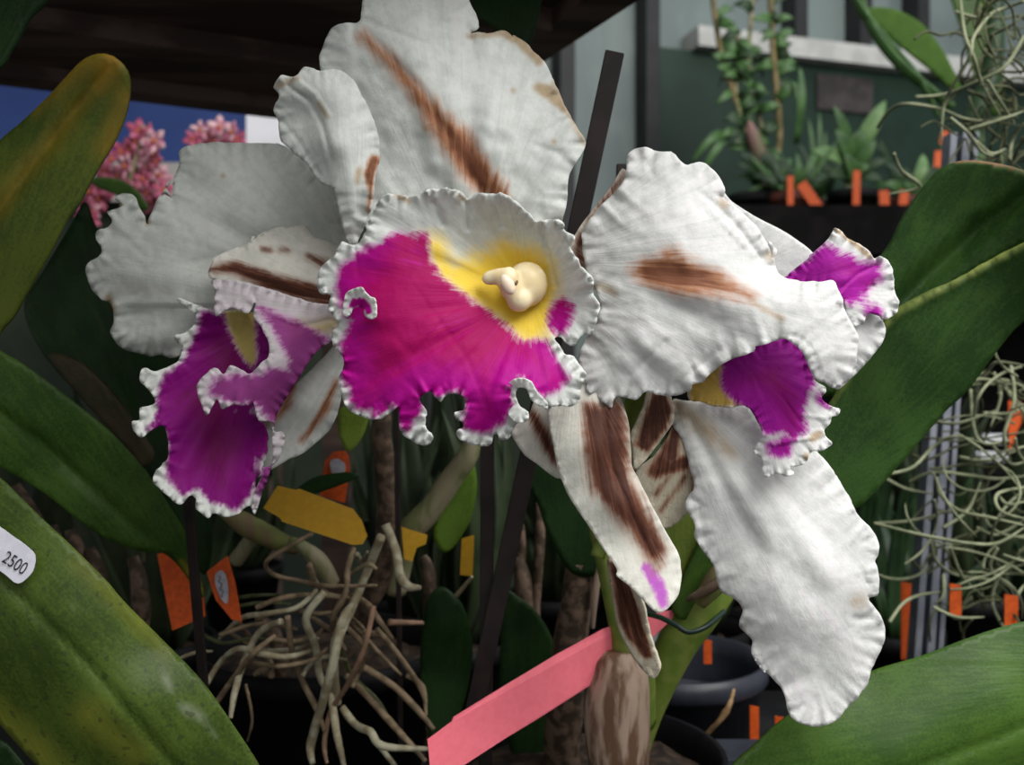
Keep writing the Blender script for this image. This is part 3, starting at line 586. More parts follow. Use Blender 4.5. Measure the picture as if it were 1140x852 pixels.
lowlip = C(1, "920,760 1000,690 1060,670")+D(1, "0,650 140,630 200,680 240,755")+[(782+0, 0)][:0]
K4 = lambda s: pts(s, 780, 360, 4.7333)
lowlip = K4("130,205 140,180 300,105 380,90 460,85 520,130 590,265 600,300 650,330 660,360 640,400 690,440 735,455 715,490 690,495 680,530 650,560 655,590 690,635 640,672 590,675 540,745 470,760 490,790 455,808 400,795 345,812 328,790 325,740 320,712 285,690 282,670 320,590 318,555 290,500 240,435 160,445 60,435 0,415 -60,400 -60,330 0,280 60,235")
magR2 = K4("135,190 300,105 460,80 540,140 595,275 580,330 545,390 530,450 535,500 545,560 500,590 430,560 340,575 320,545 240,430 170,390 125,330 118,290")
lobd = sheet_data(lob, .371, [(890, 305, 3), (931, 256, 0), (980, 290, 2), (998, 336, 1), (950, 360, -2), (940, 310, -3), (965, 310, 2)], (860, 320), 2.2, (1.3, 6, 12), .9,
    dict(magenta=([D(1, "110,385 240,290 300,245 330,270 400,300 440,330 520,325 525,370 490,400 455,450 440,470 380,465 340,440 300,420"), D(1, "480,500 520,520 500,540 485,520")], 12), tan=([(931, 256, 2), (945, 266, 3), (968, 286, 3)], 3)), seed=25, ripple=1.0,
    creases=[([(935, 322, 2), (955, 305, 3), (975, 295, 3)], 2.0, 5), ([(958, 330, 2), (972, 318, 3)], 1.6, 4)])
lowd = sheet_data(lowlip, .371, [(790, 440, 4), (810, 410, 2), (880, 385, 0), (860, 430, -5), (890, 430, -3), (903, 420, 1), (930, 460, 0), (850, 480, -2), (842, 505, 1), (870, 525, -4), (925, 495, -2), (880, 470, -3), (800, 452, 4)], (830, 400), 2.2, (1.4, 6, 12), 1.0,
    dict(magenta=([magR2, K4("620,380 650,400 670,425 650,430 625,410"), K4("358,638 430,628 450,600 475,620 460,680 400,695 368,680")], 9), yellow=(K4("-60,330 0,280 60,235 125,205 135,215 115,290 135,350 230,435 60,440 -60,410"), 4), tan=([[(898, 508, 4), (900, 512, 4)], [(912, 483, 4), (905, 488, 4)]], 4)), seed=26, ripple=.8,
    creases=[([(870, 440, 2), (890, 470, 3)], 1.2, 5), ([(893, 395, 2), (897, 430, 3), (892, 455, 3)], 1.8, 5), ([(860, 495, 2), (885, 490, 3), (905, 488, 2)], -2.2, 5), ([(893, 462, 2), (920, 466, 3)], -1.5, 4)])
sheet('lip', [lobd, lowd], M_right, fR, .0005)
bot = C(2, "720,95 780,100 900,110 1020,118 1060,160 1090,215")+[(870, 490), (892, 490), (911, 504)]+D(2, "340,410 400,510 440,590 490,640 518,690 525,740 505,780")+D(3, "515,10 525,60 518,130 480,148 525,205 545,250 552,310 530,370 495,440 480,500 440,560 400,600 340,665 270,687 190,672 145,630 122,540 60,470 0,405")+C(3, "1110,460 1050,380 1055,320 1000,260 1012,190 970,140 920,110 890,0")+C(2, "880,780 810,680 812,620 770,550 785,500 808,460 780,340 750,250 715,200 700,140")
sheet('petal', [sheet_data(bot, .381, [(760, 455, 8), (840, 470, 4), (800, 540, -2), (860, 600, -4), (900, 700, -6), (890, 805, -2), (980, 700, 4), (960, 600, 3), (780, 600, 4), (830, 710, 3), (920, 520, 5), (770, 520, 5), (860, 660, -6), (930, 760, 0)],
    (745, 420), 3.6, (1.3, 18, 24), .8, dict(tan=([[(757, 455, 8), (785, 478, 9), (815, 505, 5)], [(953, 670, 4), (960, 668, 3)]], 16)), ripple=1.6, seed=27, wrinkle=.2,
    creases=[([(955, 625, 2), (962, 645, 3), (978, 663, 3)], 2.2, 6), ([(950, 688, 6), (975, 690, 4)], 1.5, 7), ([(775, 500, 3), (790, 545, 3)], 1.5, 6)])], M_right, fR, .0006)
sheet('sepal', [sheet_data(C(2, "620,50 590,130 540,240 545,290 550,340 560,392 620,330 680,250 722,185 715,120 700,60"), .384, [(0, 0, 0)], (730, 400), 2.6, (.4, 4, 20), .3,
    dict(brown=([(726, 438), (712, 475), (705, 498), (722, 505), (742, 478), (750, 455), (740, 436)], 5)), seed=28)], M_dried, fR, .001)['label'] = 'dark brown withered sepal'
sheet('sepal', [sheet_data(C(2, "740,180 690,260 640,330 560,400 600,500 610,560 680,638 740,612 785,560 770,520 808,485 800,430 785,360 760,260"), .390, [(730, 480, 0), (720, 560, 2), (770, 540, 3), (750, 520, -2)], (760, 420), 2.6, (.4, 5, 16), .7,
    dict(brown=([[(752, 480, 7), (745, 505, 12), (728, 525, 9), (760, 515, 9)], [(762, 530, 3), (745, 555, 3), (735, 568, 2)], [(745, 530, 2), (730, 550, 3)], [(768, 520, 2.5), (771, 548, 2.5)]], 6)), seed=29)], M_dried, fR, .001)['label'] = 'cream sepal striped brown'
# ---- leaves, pseudobulbs and canes of the flowering orchid
def leaf(outline, base, ctrl, root, mat, parent, label=None, thick=.0016, name='leaf', **kw):
    kw.setdefault('spacing', 7.0)
    o = sheet(name, [sheet_data(outline, base, ctrl, root, **kw)], mat, parent, thick)
    if label: o['label'] = label
    return o
leaf([(1016, 224), (1035, 199), (1050, 186), (1072, 179), (1103, 181), (1140, 190), (1200, 214), (1215, 255), (1140, 272), (1103, 290), (1064, 313), (1010, 345), (960, 400), (930, 440), (895, 430), (905, 380), (945, 330), (987, 276), (1000, 250)],
    .47, [(930, 430, 10), (1010, 240, 0), (1140, 200, -20), (1060, 185, -8), (1120, 270, -10), (1000, 330, 6), (1050, 250, 0), (1200, 230, -34)], (900, 520), M_leafright, plantA, 'upper folded leaf',
    creases=[([(960, 385, 14), (1020, 320, 20), (1090, 255, 18), (1160, 205, 12)], 7, 20)],
    masks=dict(brown=([[(1062, 180, 2), (1080, 178, 2), (1106, 181, 2.5), (1142, 194, 3)]], 4), yellow=([[(940, 425, 2), (985, 362, 3), (1064, 318, 3), (1103, 295, 3), (1140, 278, 3)]], 6)), seed=40)
leaf([(1200, 245), (1140, 270), (1103, 289), (1064, 311), (1020, 331), (985, 355), (955, 395), (935, 430), (910, 470), (880, 520), (925, 560), (953, 566), (998, 521), (1050, 460), (1077, 434), (1116, 382), (1140, 357), (1210, 300)],
    .455, [(930, 540, 12), (940, 430, 12), (1064, 311, -8), (1140, 268, -20), (1140, 357, -6), (1050, 460, 6), (1040, 390, -2), (980, 440, 6), (1200, 270, -34)], (900, 560), M_leafright, plantA, 'lower half of the folded leaf with pale ridge',
    creases=[([(935, 440, 2), (985, 360, 4), (1064, 315, 4), (1140, 275, 4)], -4, 8)],
    masks=dict(yellow=([[(925, 450, 2), (960, 395, 3), (998, 347, 4), (1064, 313, 4), (1103, 291, 4), (1140, 272, 4)]], 7)), seed=41)
leaf([(525, -60), (523, -10), (530, 16), (548, 30), (566, 44), (585, 52), (594, 40), (603, 0), (606, -60)], .50, [(0, 0, 0)], (570, -200), M_leafdark, plantA, None, seed=42)
# main canes
pxtube('pseudobulb', [(690, 905, .455, 20), (688, 850, .45, 33), (686, 800, .447, 37), (690, 765, .445, 34), (690, 735, .445, 25), (690, 725, .445, 15)], M_sheath, plantA, sides=20, rough=.12)['label'] = 'fat pseudobulb in brown papery sheath'
pxtube('pseudobulb', [(700, 800, .465, 30), (702, 745, .455, 27), (700, 705, .45, 22), (684, 660, .45, 14), (668, 600, .452, 10), (655, 560, .455, 6)], M_stemgreen, plantA, sides=18)['label'] = 'bright green young growth'
pxtube('pseudobulb', [(700, 860, .48, 15), (722, 790, .475, 17), (752, 720, .47, 22), (775, 685, .468, 24), (798, 655, .466, 21), (812, 630, .466, 12)], M_stemgreen, plantA, sides=18)['label'] = 'slanting green cane behind the tie'
pxtube('sheath', [(778, 672, .452, 8), (795, 650, .450, 13), (812, 630, .45, 12), (825, 618, .45, 6)], M_sheath2, plantA, sides=12, rough=.1)
pxtube('sheath', [(765, 668, .447, 3), (790, 655, .443, 6), (812, 638, .441, 5)], M_bark, plantA, sides=10)
pxtube('pseudobulb', [(624, 900, .52, 22), (628, 800, .515, 20), (636, 720, .51, 20), (642, 660, .508, 17), (645, 625, .506, 14)], M_bark, plantA, sides=16, rough=.15)['label'] = 'mottled woody old cane'
pxtube('sheath', [(660, 700, .50, 2), (662, 660, .50, 5), (668, 625, .50, 4), (664, 600, .50, 2)], M_sheath, plantA, sides=10)
leaf([(640, 470), (600, 480), (580, 520), (598, 560), (612, 600), (640, 640), (680, 630), (700, 560), (690, 480)], .50, [(0, 0, 0)], (640, 700), M_leafdark, plantA, None, seed=43)
leaf([(700, 560), (720, 600), (745, 640), (760, 670), (772, 650), (790, 600), (800, 560), (770, 555), (740, 560)], .462, [(700, 560, -3), (760, 670, 0), (790, 600, 4), (750, 600, 0)], (760, 700), leaf_mat('leaf_olive', (0.06, 0.085, 0.015), (0.09, 0.12, 0.02)), plantA, None, seed=44)
leaf([(800, 570), (780, 600), (757, 650), (748, 680), (762, 690), (790, 665), (808, 640), (815, 600)], .460, [(0, 0, 0)], (750, 700), M_leafmid, plantA, None, seed=45)
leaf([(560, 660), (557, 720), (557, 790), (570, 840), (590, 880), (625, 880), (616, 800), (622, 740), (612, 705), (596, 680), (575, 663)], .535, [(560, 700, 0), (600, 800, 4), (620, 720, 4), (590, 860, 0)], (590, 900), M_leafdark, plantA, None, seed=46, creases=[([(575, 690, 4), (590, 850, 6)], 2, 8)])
pot(plantA, P(650, 0, .50).x, .50, ZB+.001, .075, .075)
for s_ in ("640,870,.50 650,905,.49 640,930,.48", "700,850,.45 730,900,.46 735,960,.47"):
    q = pts2 = [tuple(map(float, t.split(','))) for t in s_.split()]
    tube('root', [P(a, b, d) for a, b, d in q], .0022, M_root, plantA, sides=8)

# ---- neighbouring orchid in the black pot with the tangle of aerial roots
plantB = thing('orchid_plant', 'unflowering orchid with a tangle of grey aerial roots over its black pot', 'orchid', (P(375, 0, .55).x, .55, ZB+.001))
pot(plantB, P(360, 0, .60).x, .603, ZB+.001, .078, .105)
K7 = lambda s: pts(s, 200, 560, 2.917)
roots = [("655,110 610,220 560,340 520,430 490,560 455,680 425,790 432,845", 12, .488, 0), ("668,70 700,150 715,230 740,270 778,276", 12, .490, 0), ("565,150 545,220 540,290 500,370 495,430", 8, .50, 1),
 ("430,100 340,150 280,195 310,235 400,255 480,270 640,268", 6, .495, 1), ("470,290 410,375 440,460 455,560 490,630 510,750 535,860", 10, .492, 0), ("350,370 365,480 400,580 445,670 470,740", 8, .495, 1),
 ("330,385 260,420 215,500 180,610 165,700", 9, .485, 0), ("85,592 130,520 190,475 260,490 350,500 430,480", 8, .49, 0), ("122,645 190,550 250,480 310,430", 8, .483, 1), ("445,285 380,340 280,360 200,375 130,440", 7, .50, 0),
 ("630,335 600,470 545,590 490,680 470,780 478,845", 7, .480, 2), ("640,410 700,480 770,580 800,650", 7, .50, 1), ("600,535 700,600 770,670 825,735", 9, .498, 1), ("540,560 620,640 700,730 800,840", 9, .503, 1),
 ("528,665 570,720 620,745 660,790 810,800", 10, .485, 0), ("512,650 500,500 530,380 560,330", 12, .493, 0), ("-20,515 50,487 105,482", 5, .50, 0), ("215,590 235,700 220,775", 4, .49, 1), ("680,388 790,390", 9, .50, 2),
 ("560,390 640,480 720,560", 6, .505, 1), ("620,750 680,830 720,880", 7, .50, 0), ("250,380 340,350 450,360 520,350", 6, .505, 1), ("240,520 330,530 430,510 480,470", 6, .497, 1), ("290,440 370,450 440,430 470,400", 6, .505, 1),
 ("130,430 220,400 300,395 380,410", 6, .512, 1), ("200,470 300,480 400,470 450,440", 6, .508, 0), ("380,330 440,380 500,420 540,480", 7, .51, 1), ("560,300 610,330 640,370 690,440", 8, .505, 1), ("480,360 560,420 600,480 580,560", 7, .51, 1),
 ("250,340 330,310 420,300 520,310", 7, .51, 1), ("130,300 170,360 230,440", 9, .515, 2), ("300,560 270,545 240,560", 9, .505, 1), ("575,165 590,190 610,160", 7, .50, 0), ("900,300 950,240", 7, .50, 0), ("560,230 610,200 640,215", 7, .505, 0),
 ("600,420 650,430 690,440", 8, .51, 1), ("420,200 440,260 480,300 560,310", 9, .515, 1), ("520,450 560,560 640,640 690,720", 6, .512, 3), ("740,560 790,600 800,690", 7, .505, 1), ("160,420 240,470 300,520 290,570", 5, .515, 1),
 ("60,420 140,455 240,440 330,455", 5, .52, 3), ("180,310 260,300 350,300", 5, .52, 3), ("170,340 260,325 360,330", 5, .523, 3), ("400,560 430,520 480,500 540,510", 6, .505, 0), ("560,600 600,500 600,420 560,370", 6, .508, 1)]
rmats = (M_root, M_rootbrown, plain('root_pinkish', (0.27, 0.16, 0.105), (0.18, 0.11, 0.07), 100, .7, .4), plain('root_green', (0.10, 0.11, 0.04), (0.06, 0.07, 0.03), 100, .7, .4))
for i, (s_, r, d, mi) in enumerate(roots):
    q = K7(s_); n = len(q); rp_ = r/2.917*1.25
    tube('aerial_root', [P(x, y, d+.012*math.sin(k*1.3+i)) for k, (x, y) in enumerate(q)], [rp_*d/F*(1 if k < n-1 else .6) for k in range(n)], rmats[mi], plantB, sides=9, rough=.16, seed=i)
# canes and small leaves over the roots
pxtube('cane', [(395, 700, .54, 9), (425, 640, .53, 12), (432, 590, .525, 13), (430, 530, .52, 12), (425, 480, .52, 11), (428, 440, .52, 9)], M_bark, plantB, sides=14, rough=.2)['label'] = 'dry mottled upright cane'
pxtube('cane', [(440, 660, .535, 12), (452, 600, .53, 15), (480, 566, .525, 14), (505, 530, .52, 13), (522, 505, .515, 12), (530, 480, .515, 8)], M_stemgrey, plantB, sides=14, rough=.08)['label'] = 'slanting grey-green cane'
pxtube('cane', [(330, 610, .54, 8), (300, 598, .53, 12), (270, 582, .525, 12), (245, 565, .525, 6)], M_sheath2, plantB, sides=12, rough=.1)
pxtube('cane', [(370, 650, .53, 9), (355, 625, .525, 10), (335, 608, .525, 7), (322, 600, .525, 3)], M_stemgrey, plantB, sides=12)
pxtube('cane', [(262, 625, .54, 9), (280, 600, .535, 8), (292, 580, .535, 5)], M_stemgrey, plantB, sides=12)
leaf([(379, 455), (376, 475), (380, 492), (388, 503), (400, 492), (408, 475), (409, 458), (395, 450)], .50, [(0, 0, 0)], (390, 520), leaf_mat('leaf_bright', (0.11, 0.17, 0.02), (0.17, 0.24, 0.035)), plantB, 'small bright green leaf tip', seed=50, spacing=5)
leaf([(483, 600), (486, 570), (497, 545), (512, 520), (525, 510), (531, 540), (525, 575), (512, 600), (496, 615)], .53, [(0, 0, 0)], (490, 640), leaf_mat('leaf_lime', (0.07, 0.13, 0.015), (0.10, 0.18, 0.02)), plantB, None, seed=51, spacing=5)
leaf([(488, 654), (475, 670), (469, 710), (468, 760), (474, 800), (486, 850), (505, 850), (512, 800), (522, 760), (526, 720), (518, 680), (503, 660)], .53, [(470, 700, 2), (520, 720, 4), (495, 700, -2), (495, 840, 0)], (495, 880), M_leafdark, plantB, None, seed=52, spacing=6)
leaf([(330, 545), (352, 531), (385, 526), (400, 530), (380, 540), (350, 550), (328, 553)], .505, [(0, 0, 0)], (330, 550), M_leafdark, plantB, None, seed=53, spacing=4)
leaf([(0, 640), (10, 615), (0, 600)], .6, [(0, 0, 0)], (0, 640), M_leafdark, plantB, None, seed=54) if 0 else None
leaf([(-60, 352), (0, 390), (26, 405), (63, 432), (113, 472), (137, 495), (165, 528), (190, 565), (210, 600), (222, 640), (226, 665), (216, 655), (200, 632), (184, 616), (168, 615), (142, 609), (105, 592), (53, 552), (16, 529), (0, 520), (-60, 470)],
    .44, [(220, 650, 40), (100, 480, 0), (60, 520, -2), (0, 400, -20), (0, 500, -18), (170, 560, 14), (180, 612, 20), (-60, 400, -34)], (260, 720), M_leafmid, plantB, 'broad dark green leaf with a sunken midrib',
    creases=[([(-60, 420, 8), (0, 460, 10), (60, 505, 11), (120, 560, 9), (190, 620, 5)], 4.0, 12)], seed=55, masks=dict(yellow=([[(200, 625, 3), (222, 655, 5)]], 8)))
leaf([(95, 225), (80, 250), (50, 300), (28, 338), (40, 380), (70, 420), (110, 460), (150, 500), (185, 560), (205, 600), (228, 640), (236, 600), (228, 540), (205, 480), (190, 430), (200, 395), (170, 340), (130, 290), (105, 250)],
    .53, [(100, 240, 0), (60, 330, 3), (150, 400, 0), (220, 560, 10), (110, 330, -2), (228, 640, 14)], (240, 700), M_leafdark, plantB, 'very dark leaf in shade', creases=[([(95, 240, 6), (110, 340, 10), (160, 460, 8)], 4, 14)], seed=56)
leaf([(55, 395), (75, 425), (110, 465), (145, 502), (160, 520), (172, 505), (150, 470), (120, 430), (85, 400)], .50, [(0, 0, 0)], (170, 520), leaf_mat('leaf_dying', (0.03, 0.028, 0.014), (0.055, 0.045, 0.022)), plantB, 'dying brown leaf', seed=57)
for (x0, y0, x1, y1, r) in ((18, 540, 60, 640, 8), (78, 590, 92, 660, 9), (100, 610, 118, 690, 9), (148, 620, 158, 700, 10), (60, 585, 64, 640, 6), (290, 690, 320, 740, 9), (470, 620, 478, 660, 8), (576, 620, 584, 700, 10), (600, 560, 596, 640, 6), (580, 580, 575, 650, 5)):
    pxtube('cane', [(x0, y0, .58, r*.6), ((x0+x1)/2+3, (y0+y1)/2, .58, r), (x1, y1+60, .585, r*.8), (x1+2, 905, .59, r*.7)], M_bark, plantB, sides=10, rough=.2)

# ---- left-hand orchid near the camera
plantC = thing('orchid_plant', 'close orchid whose yellow-tipped leaf and wide priced leaf cross the left edge', 'orchid', (-.235, .34, ZB))
leaf([(-70, 290), (-30, 200), (0, 159), (26, 136), (53, 110), (74, 87), (90, 70), (103, 62), (118, 60), (132, 67), (142, 79), (145, 97), (141, 124), (130, 153), (113, 182), (97, 210), (89, 226), (76, 244), (58, 278), (40, 310), (26, 334), (13, 356), (0, 371), (-30, 430), (-70, 470)],
    .325, [(-60, 400, 12), (0, 250, 2), (120, 75, -6), (60, 170, 0), (140, 100, -3), (30, 140, 4), (30, 320, 4), (-60, 260, 8)], (-60, 480), M_leafyel, plantC, 'broad leaf turning yellow at its tip',
    creases=[([(-60, 330, 9), (0, 235, 10), (60, 155, 10), (124, 70, 5)], 4.5, 14)], masks=dict(yellow=([[(128, 62, 16), (112, 95, 8)], [(-40, 290, 1), (30, 190, 1), (100, 105, 2)], [(140, 110, 8), (122, 165, 4)], [(95, 70, 5), (40, 122, 1)]], 40), brown=([[(137, 128, 1.5), (141, 120, 1.5)]], 2)), seed=60)
leaf([(-70, 480), (0, 532), (26, 557), (53, 583), (79, 607), (116, 644), (140, 672), (184, 716), (226, 760), (263, 812), (292, 858), (330, 930), (250, 1010), (150, 960), (90, 900), (43, 852), (21, 828), (0, 804), (-70, 720)],
    .335, [(0, 540, 0), (80, 690, -8), (290, 850, 10), (180, 720, 6), (20, 820, 2), (150, 900, 4), (150, 780, -6), (0, 680, -8), (-60, 600, -4)], (-160, 420), M_leafbl, plantC, 'wide speckled leaf carrying the price sticker',
    creases=[([(-60, 590, 8), (20, 660, 9), (100, 740, 9), (200, 860, 9)], 2.6, 14), ([(120, 665, 5), (165, 730, 5)], 1.2, 10)],
    masks=dict(yellow=([[(-10, 790, 16), (50, 840, 14), (100, 900, 14)], [(100, 795, 14), (150, 840, 14)], [(90, 630, 6), (184, 725, 5)]], 30), tan=([[(180, 745, 7), (188, 768, 8)], [(200, 785, 6), (225, 800, 8), (240, 820, 5)], [(80, 665, 4), (84, 690, 4)]], 16)), seed=61)
leaf([(-60, -60), (-60, 120), (0, 76), (12, 58), (21, 44), (34, 20), (53, 0), (75, -50)], .36, [(0, 0, 0)], (-60, 200), M_leafdark, plantC, 'dark leaf in the top corner', seed=62)
leaf([(-40, 815), (0, 824), (18, 840), (40, 870), (60, 910), (-40, 910)], .40, [(0, 0, 0)], (-40, 900), M_leafdark, plantC, None, seed=63)
pxtube('pseudobulb', [(-160, 1200, .345, 14), (-150, 1050, .345, 24), (-120, 800, .345, 22), (-85, 600, .343, 14), (-60, 460, .341, 10)], M_stemgrey, plantC, sides=14)
pot(plantC, -.245, .345, ZB+.001, .06, .07)
# price sticker
stk = thing('price_sticker', 'pale price sticker reading 2500 on the wide green leaf', 'sticker', P(8, 617, .322))
def on(px, py, d=.3235): return P(px, py, d)
def bl(x, y):   # plane of the leaf near the sticker
    return .3235-.00002*x
bm = bmesh.new()
stp = [(-26, 606), (-12, 584), (6, 586)] and [(-22, 575), (0, 587), (14, 597), (28, 607), (39, 618), (38, 632), (33, 641), (20, 650), (6, 640), (-10, 628), (-34, 606)]
strip('paper', [P(x, y, bl(x, y)) for x, y in spline(stp, True, 6)], M_paper, stk, .0002)
fc = bpy.data.curves.new('digits', 'FONT'); fc.body = '2500'; fc.size = 1; fc.extrude = .004; fc.align_x = 'CENTER'; fc.align_y = 'CENTER'; fc.space_character = 1.0
fo = bpy.data.objects.new('tmp', fc); COL.objects.link(fo); bpy.context.view_layer.update()
me = bpy.data.meshes.new_from_object(fo.evaluated_get(bpy.context.evaluated_depsgraph_get())); bpy.data.objects.remove(fo)
px1 = .3225/F; an = math.radians(-33)
for v_ in me.vertices:
    x, y = v_.co.x*14.5, v_.co.y*21.0
    X = x*math.cos(an)-y*math.sin(an); Y = x*math.sin(an)+y*math.cos(an)
    v_.co = P(16.5+X, 627.5-Y, .3228-v_.co.z*.01)
me.materials.clear(); me.materials.append(M_ink); me.name = 'digits'; dg = link('digits', me, stk)

# ---- orchid at the lower right
plantD = thing('orchid_plant', 'orchid whose big glossy leaf fills the lower right corner', 'orchid', (.30, .48, ZB))
leaf([(780, 900), (815, 852), (838, 831), (862, 808), (900, 782), (966, 749), (1024, 731), (1066, 715), (1103, 702), (1140, 692), (1220, 676), (1320, 690), (1330, 800), (1240, 900), (1100, 960), (900, 980)],
    .415, [(820, 860, -8), (966, 760, 8), (1140, 700, 14), (1000, 850, -10), (1140, 800, -4), (1300, 740, 20), (900, 960, -4), (1100, 930, 0)], (1400, 740), M_leafbr, plantD, 'big glossy leaf',
    creases=[([(800, 930, 8), (950, 880, 10), (1100, 825, 10), (1300, 740, 10)], 3.5, 18)], seed=70)
pxtube('pseudobulb', [(1240, 1050, .44, 22), (1270, 950, .435, 24), (1300, 800, .43, 16), (1310, 730, .428, 10)], M_stemgreen, plantD, sides=14)
pot(plantD, .285, .44, ZB+.001, .055, .06)

# ---- stakes
stg = 'dark stakes among the canes'
def stake(label, a, b, w, t=.003):
    a = P(*a); b = P(*b); ax = (b-a).normalized(); sd = ax.cross(Vector((0, 1, 0))).normalized(); n = ax.cross(sd)
    bm = bmesh.new(); vs = []
    for c in (a, b):
        vs.append([bm.verts.new(c+sd*w/2*i+n*t/2*j) for i, j in ((-1, -1), (1, -1), (1, 1), (-1, 1))])
    bm.faces.new(vs[0][::-1]); bm.faces.new(vs[1])
    for k in range(4): bm.faces.new((vs[0][k], vs[0][(k+1) % 4], vs[1][(k+1) % 4], vs[1][k]))
    bmesh.ops.bevel(bm, geom=list(bm.edges), offset=.0004, segments=1, affect='EDGES'); bmesh.ops.recalc_face_normals(bm, faces=bm.faces)
    return tag(bm_obj('plant_stake', bm, M_stake), label, 'stake')
stake('tall flat dark stake leaning behind the flowers, its top end in the open', (684.5, 58, .43), (492, 960, .47), .0088)
stake('upright flat dark stake under the middle flower', (543, 470, .455), (540, 960, .47), .0066)
stake('thin dark stick between the orange tags at the left', (205, 500, .43), (246, 1000, .50), .0045)
stake('thin black rod beside the mottled cane', (441, 430, .50), (446, 830, .53), .0028)
stake('short dark stake end behind the right flower', (692, 183, .46), (688, 330, .46), .005)

# ---- tags
def tagpiece(name, label, outline, d0, d1, mat, group=None, thick=.0006):
    """outline px; depth runs from d0 at the left to d1 at the right"""
    q = [p for p in outline]; xs = [p[0] for p in q]; a, b = min(xs), max(xs)
    o = strip(name, [P(x, y, d0+(d1-d0)*(x-a)/(b-a)) for x, y in q], mat, None, thick)
    return tag(o, label, 'tag', group)
tagpiece('plant_tag', 'long pink plastic tag slanting past the fat pseudobulb', [(476, 824), (503, 804), (505, 799), (560, 765), (620, 729), (673, 700), (715, 686), (752, 679), (748, 690), (733, 704), (700, 733), (673, 753), (600, 800), (560, 824), (517, 852), (480, 872), (478, 845)], .405, .462, M_pink)
tagpiece('plant_tag', 'yellow plastic tag lying across the roots, under the left flower', [(309, 541), (330, 546), (332, 544), (393, 567), (403, 580), (409, 597), (404, 606), (393, 607), (314, 581), (312, 577), (293, 566)], .470, .478, M_yellow)
tagpiece('plant_tag', 'small torn yellow tag below the grey-green cane', [(447, 587), (476, 596), (474, 606), (464, 610), (459, 625), (450, 623)], .515, .517, M_yellow)
tagpiece('plant_tag', 'narrow ochre tag seen between the upright stakes', [(514, 600), (528, 596), (526, 642), (512, 640)], .56, .56, M_yellow)
t1 = tagpiece('plant_tag', 'plain orange tag left of the thin dark stick', [(175, 617), (192, 702), (229, 686), (226, 655), (203, 600), (195, 612)], .50, .505, M_orange)
def tag_with_patch(label, outline, patch, d):
    r = thing('plant_tag', label, 'tag', P(*outline[0], d))
    strip('tag_body', [P(x, y, d) for x, y in outline], M_orange, r, .0006)
    strip('paper_patch', [P(x, y, d-.0012) for x, y in spline(patch, True, 4)], M_grey, r, .0003)
    return r
t2 = tag_with_patch('orange tag with an oblong grey patch, right of the thin dark stick', [(230, 637), (253, 619), (262, 650), (269, 692), (258, 690), (240, 668)], [(239, 642), (245, 635), (251, 640), (254, 655), (253, 672), (247, 668), (241, 655)], .495)
cu = bmesh.new(); tube_bm(cu, [P(243.5+1.6*math.sin(i*1.7)+i*.45, 641+i*2.2, .4932) for i in range(12)], [.0002]*12, sides=5); bm_obj('handwriting', cu, M_ink, t2)
t3 = tag_with_patch('orange tag with a round grey patch behind the small bright leaf tip', [(359, 529), (362, 514), (371, 503), (384, 502), (388, 508), (389, 522), (384, 560), (356, 552)], [(368, 513), (376, 511), (384, 517), (383, 527), (372, 530), (368, 522)], .515)

# wire tie
tag(tube('wire_tie', [P(x, y, d) for x, y, d in ((722, 684, .452), (736, 688, .445), (752, 696, .440), (766, 704, .438), (782, 700, .440), (795, 691, .446), (806, 681, .455))], .0013, plain('dark_green_wire', (0.012, 0.03, 0.022), None, 50, .4), None, sides=8), 'dark green plastic wire tied round the slanting green cane', 'plant tie')
# ================================================================== BEHIND: tray shelf, potted plants, moss, pole, blossoms
rnd = random.Random(5)
M_tray = plain('tray_black', (0.003, 0.003, 0.003), (0.007, 0.006, 0.006), 20, .7, spec=.06)
M_lf1 = plain('foliage_dark', (0.010, 0.030, 0.010), (0.020, 0.048, 0.015), 40, .5)
M_lf2 = plain('foliage_mid', (0.035, 0.085, 0.025), (0.055, 0.125, 0.035), 40, .45)
M_lf3 = plain('foliage_light', (0.09, 0.18, 0.06), (0.14, 0.24, 0.09), 40, .45)
M_cane = plain('cane_tan', (0.22, 0.17, 0.08), (0.12, 0.10, 0.04), 60, .7)
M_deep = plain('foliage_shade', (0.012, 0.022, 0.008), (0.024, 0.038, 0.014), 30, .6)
# tiered shelf on legs
zs = ZC+.243
sh = thing('tiered_shelf', 'dark raised shelf holding the black seed tray at the right', 'shelf', (.75, 1.55, 0))
bm = bmesh.new(); box_bm(bm, (.28, 1.38, zs-.02), (1.35, 1.74, zs)); bm_obj('shelf_board', bm, M_tray, sh)
bm = bmesh.new(); box_bm(bm, (.28, 1.37, zs-.055), (1.35, 1.38, zs)); bm_obj('front_rail', bm, M_tray, sh)
bm = bmesh.new(); box_bm(bm, (.28, 1.30, ZB-.10), (1.35, 1.74, ZB-.08)); bm_obj('shelf_board', bm, M_tray, sh)
bm = bmesh.new(); box_bm(bm, (.28, 1.72, ZB-.08), (1.35, 1.735, zs-.02)); bm_obj('back_panel', bm, M_tray, sh)
for x in (.30, 1.33):
    for y in (1.40, 1.72):
        bm = bmesh.new(); box_bm(bm, (x-.015, y-.015, 0), (x+.015, y+.015, zs-.02)); bm_obj('leg', bm, M_tray, sh)
tr = thing('seed_tray', 'long shallow black tray of small plants on the raised shelf', 'tray', (.72, 1.50, zs))
bm = bmesh.new()
for lo, hi in (((.33, 1.41, 0), (1.28, 1.66, .004)), ((.33, 1.41, 0), (1.28, 1.415, .024)), ((.33, 1.655, 0), (1.28, 1.66, .024)), ((.33, 1.41, 0), (.335, 1.66, .024)), ((1.275, 1.41, 0), (1.28, 1.66, .024))):
    box_bm(bm, (lo[0], lo[1], zs+lo[2]), (hi[0], hi[1], zs+hi[2]))
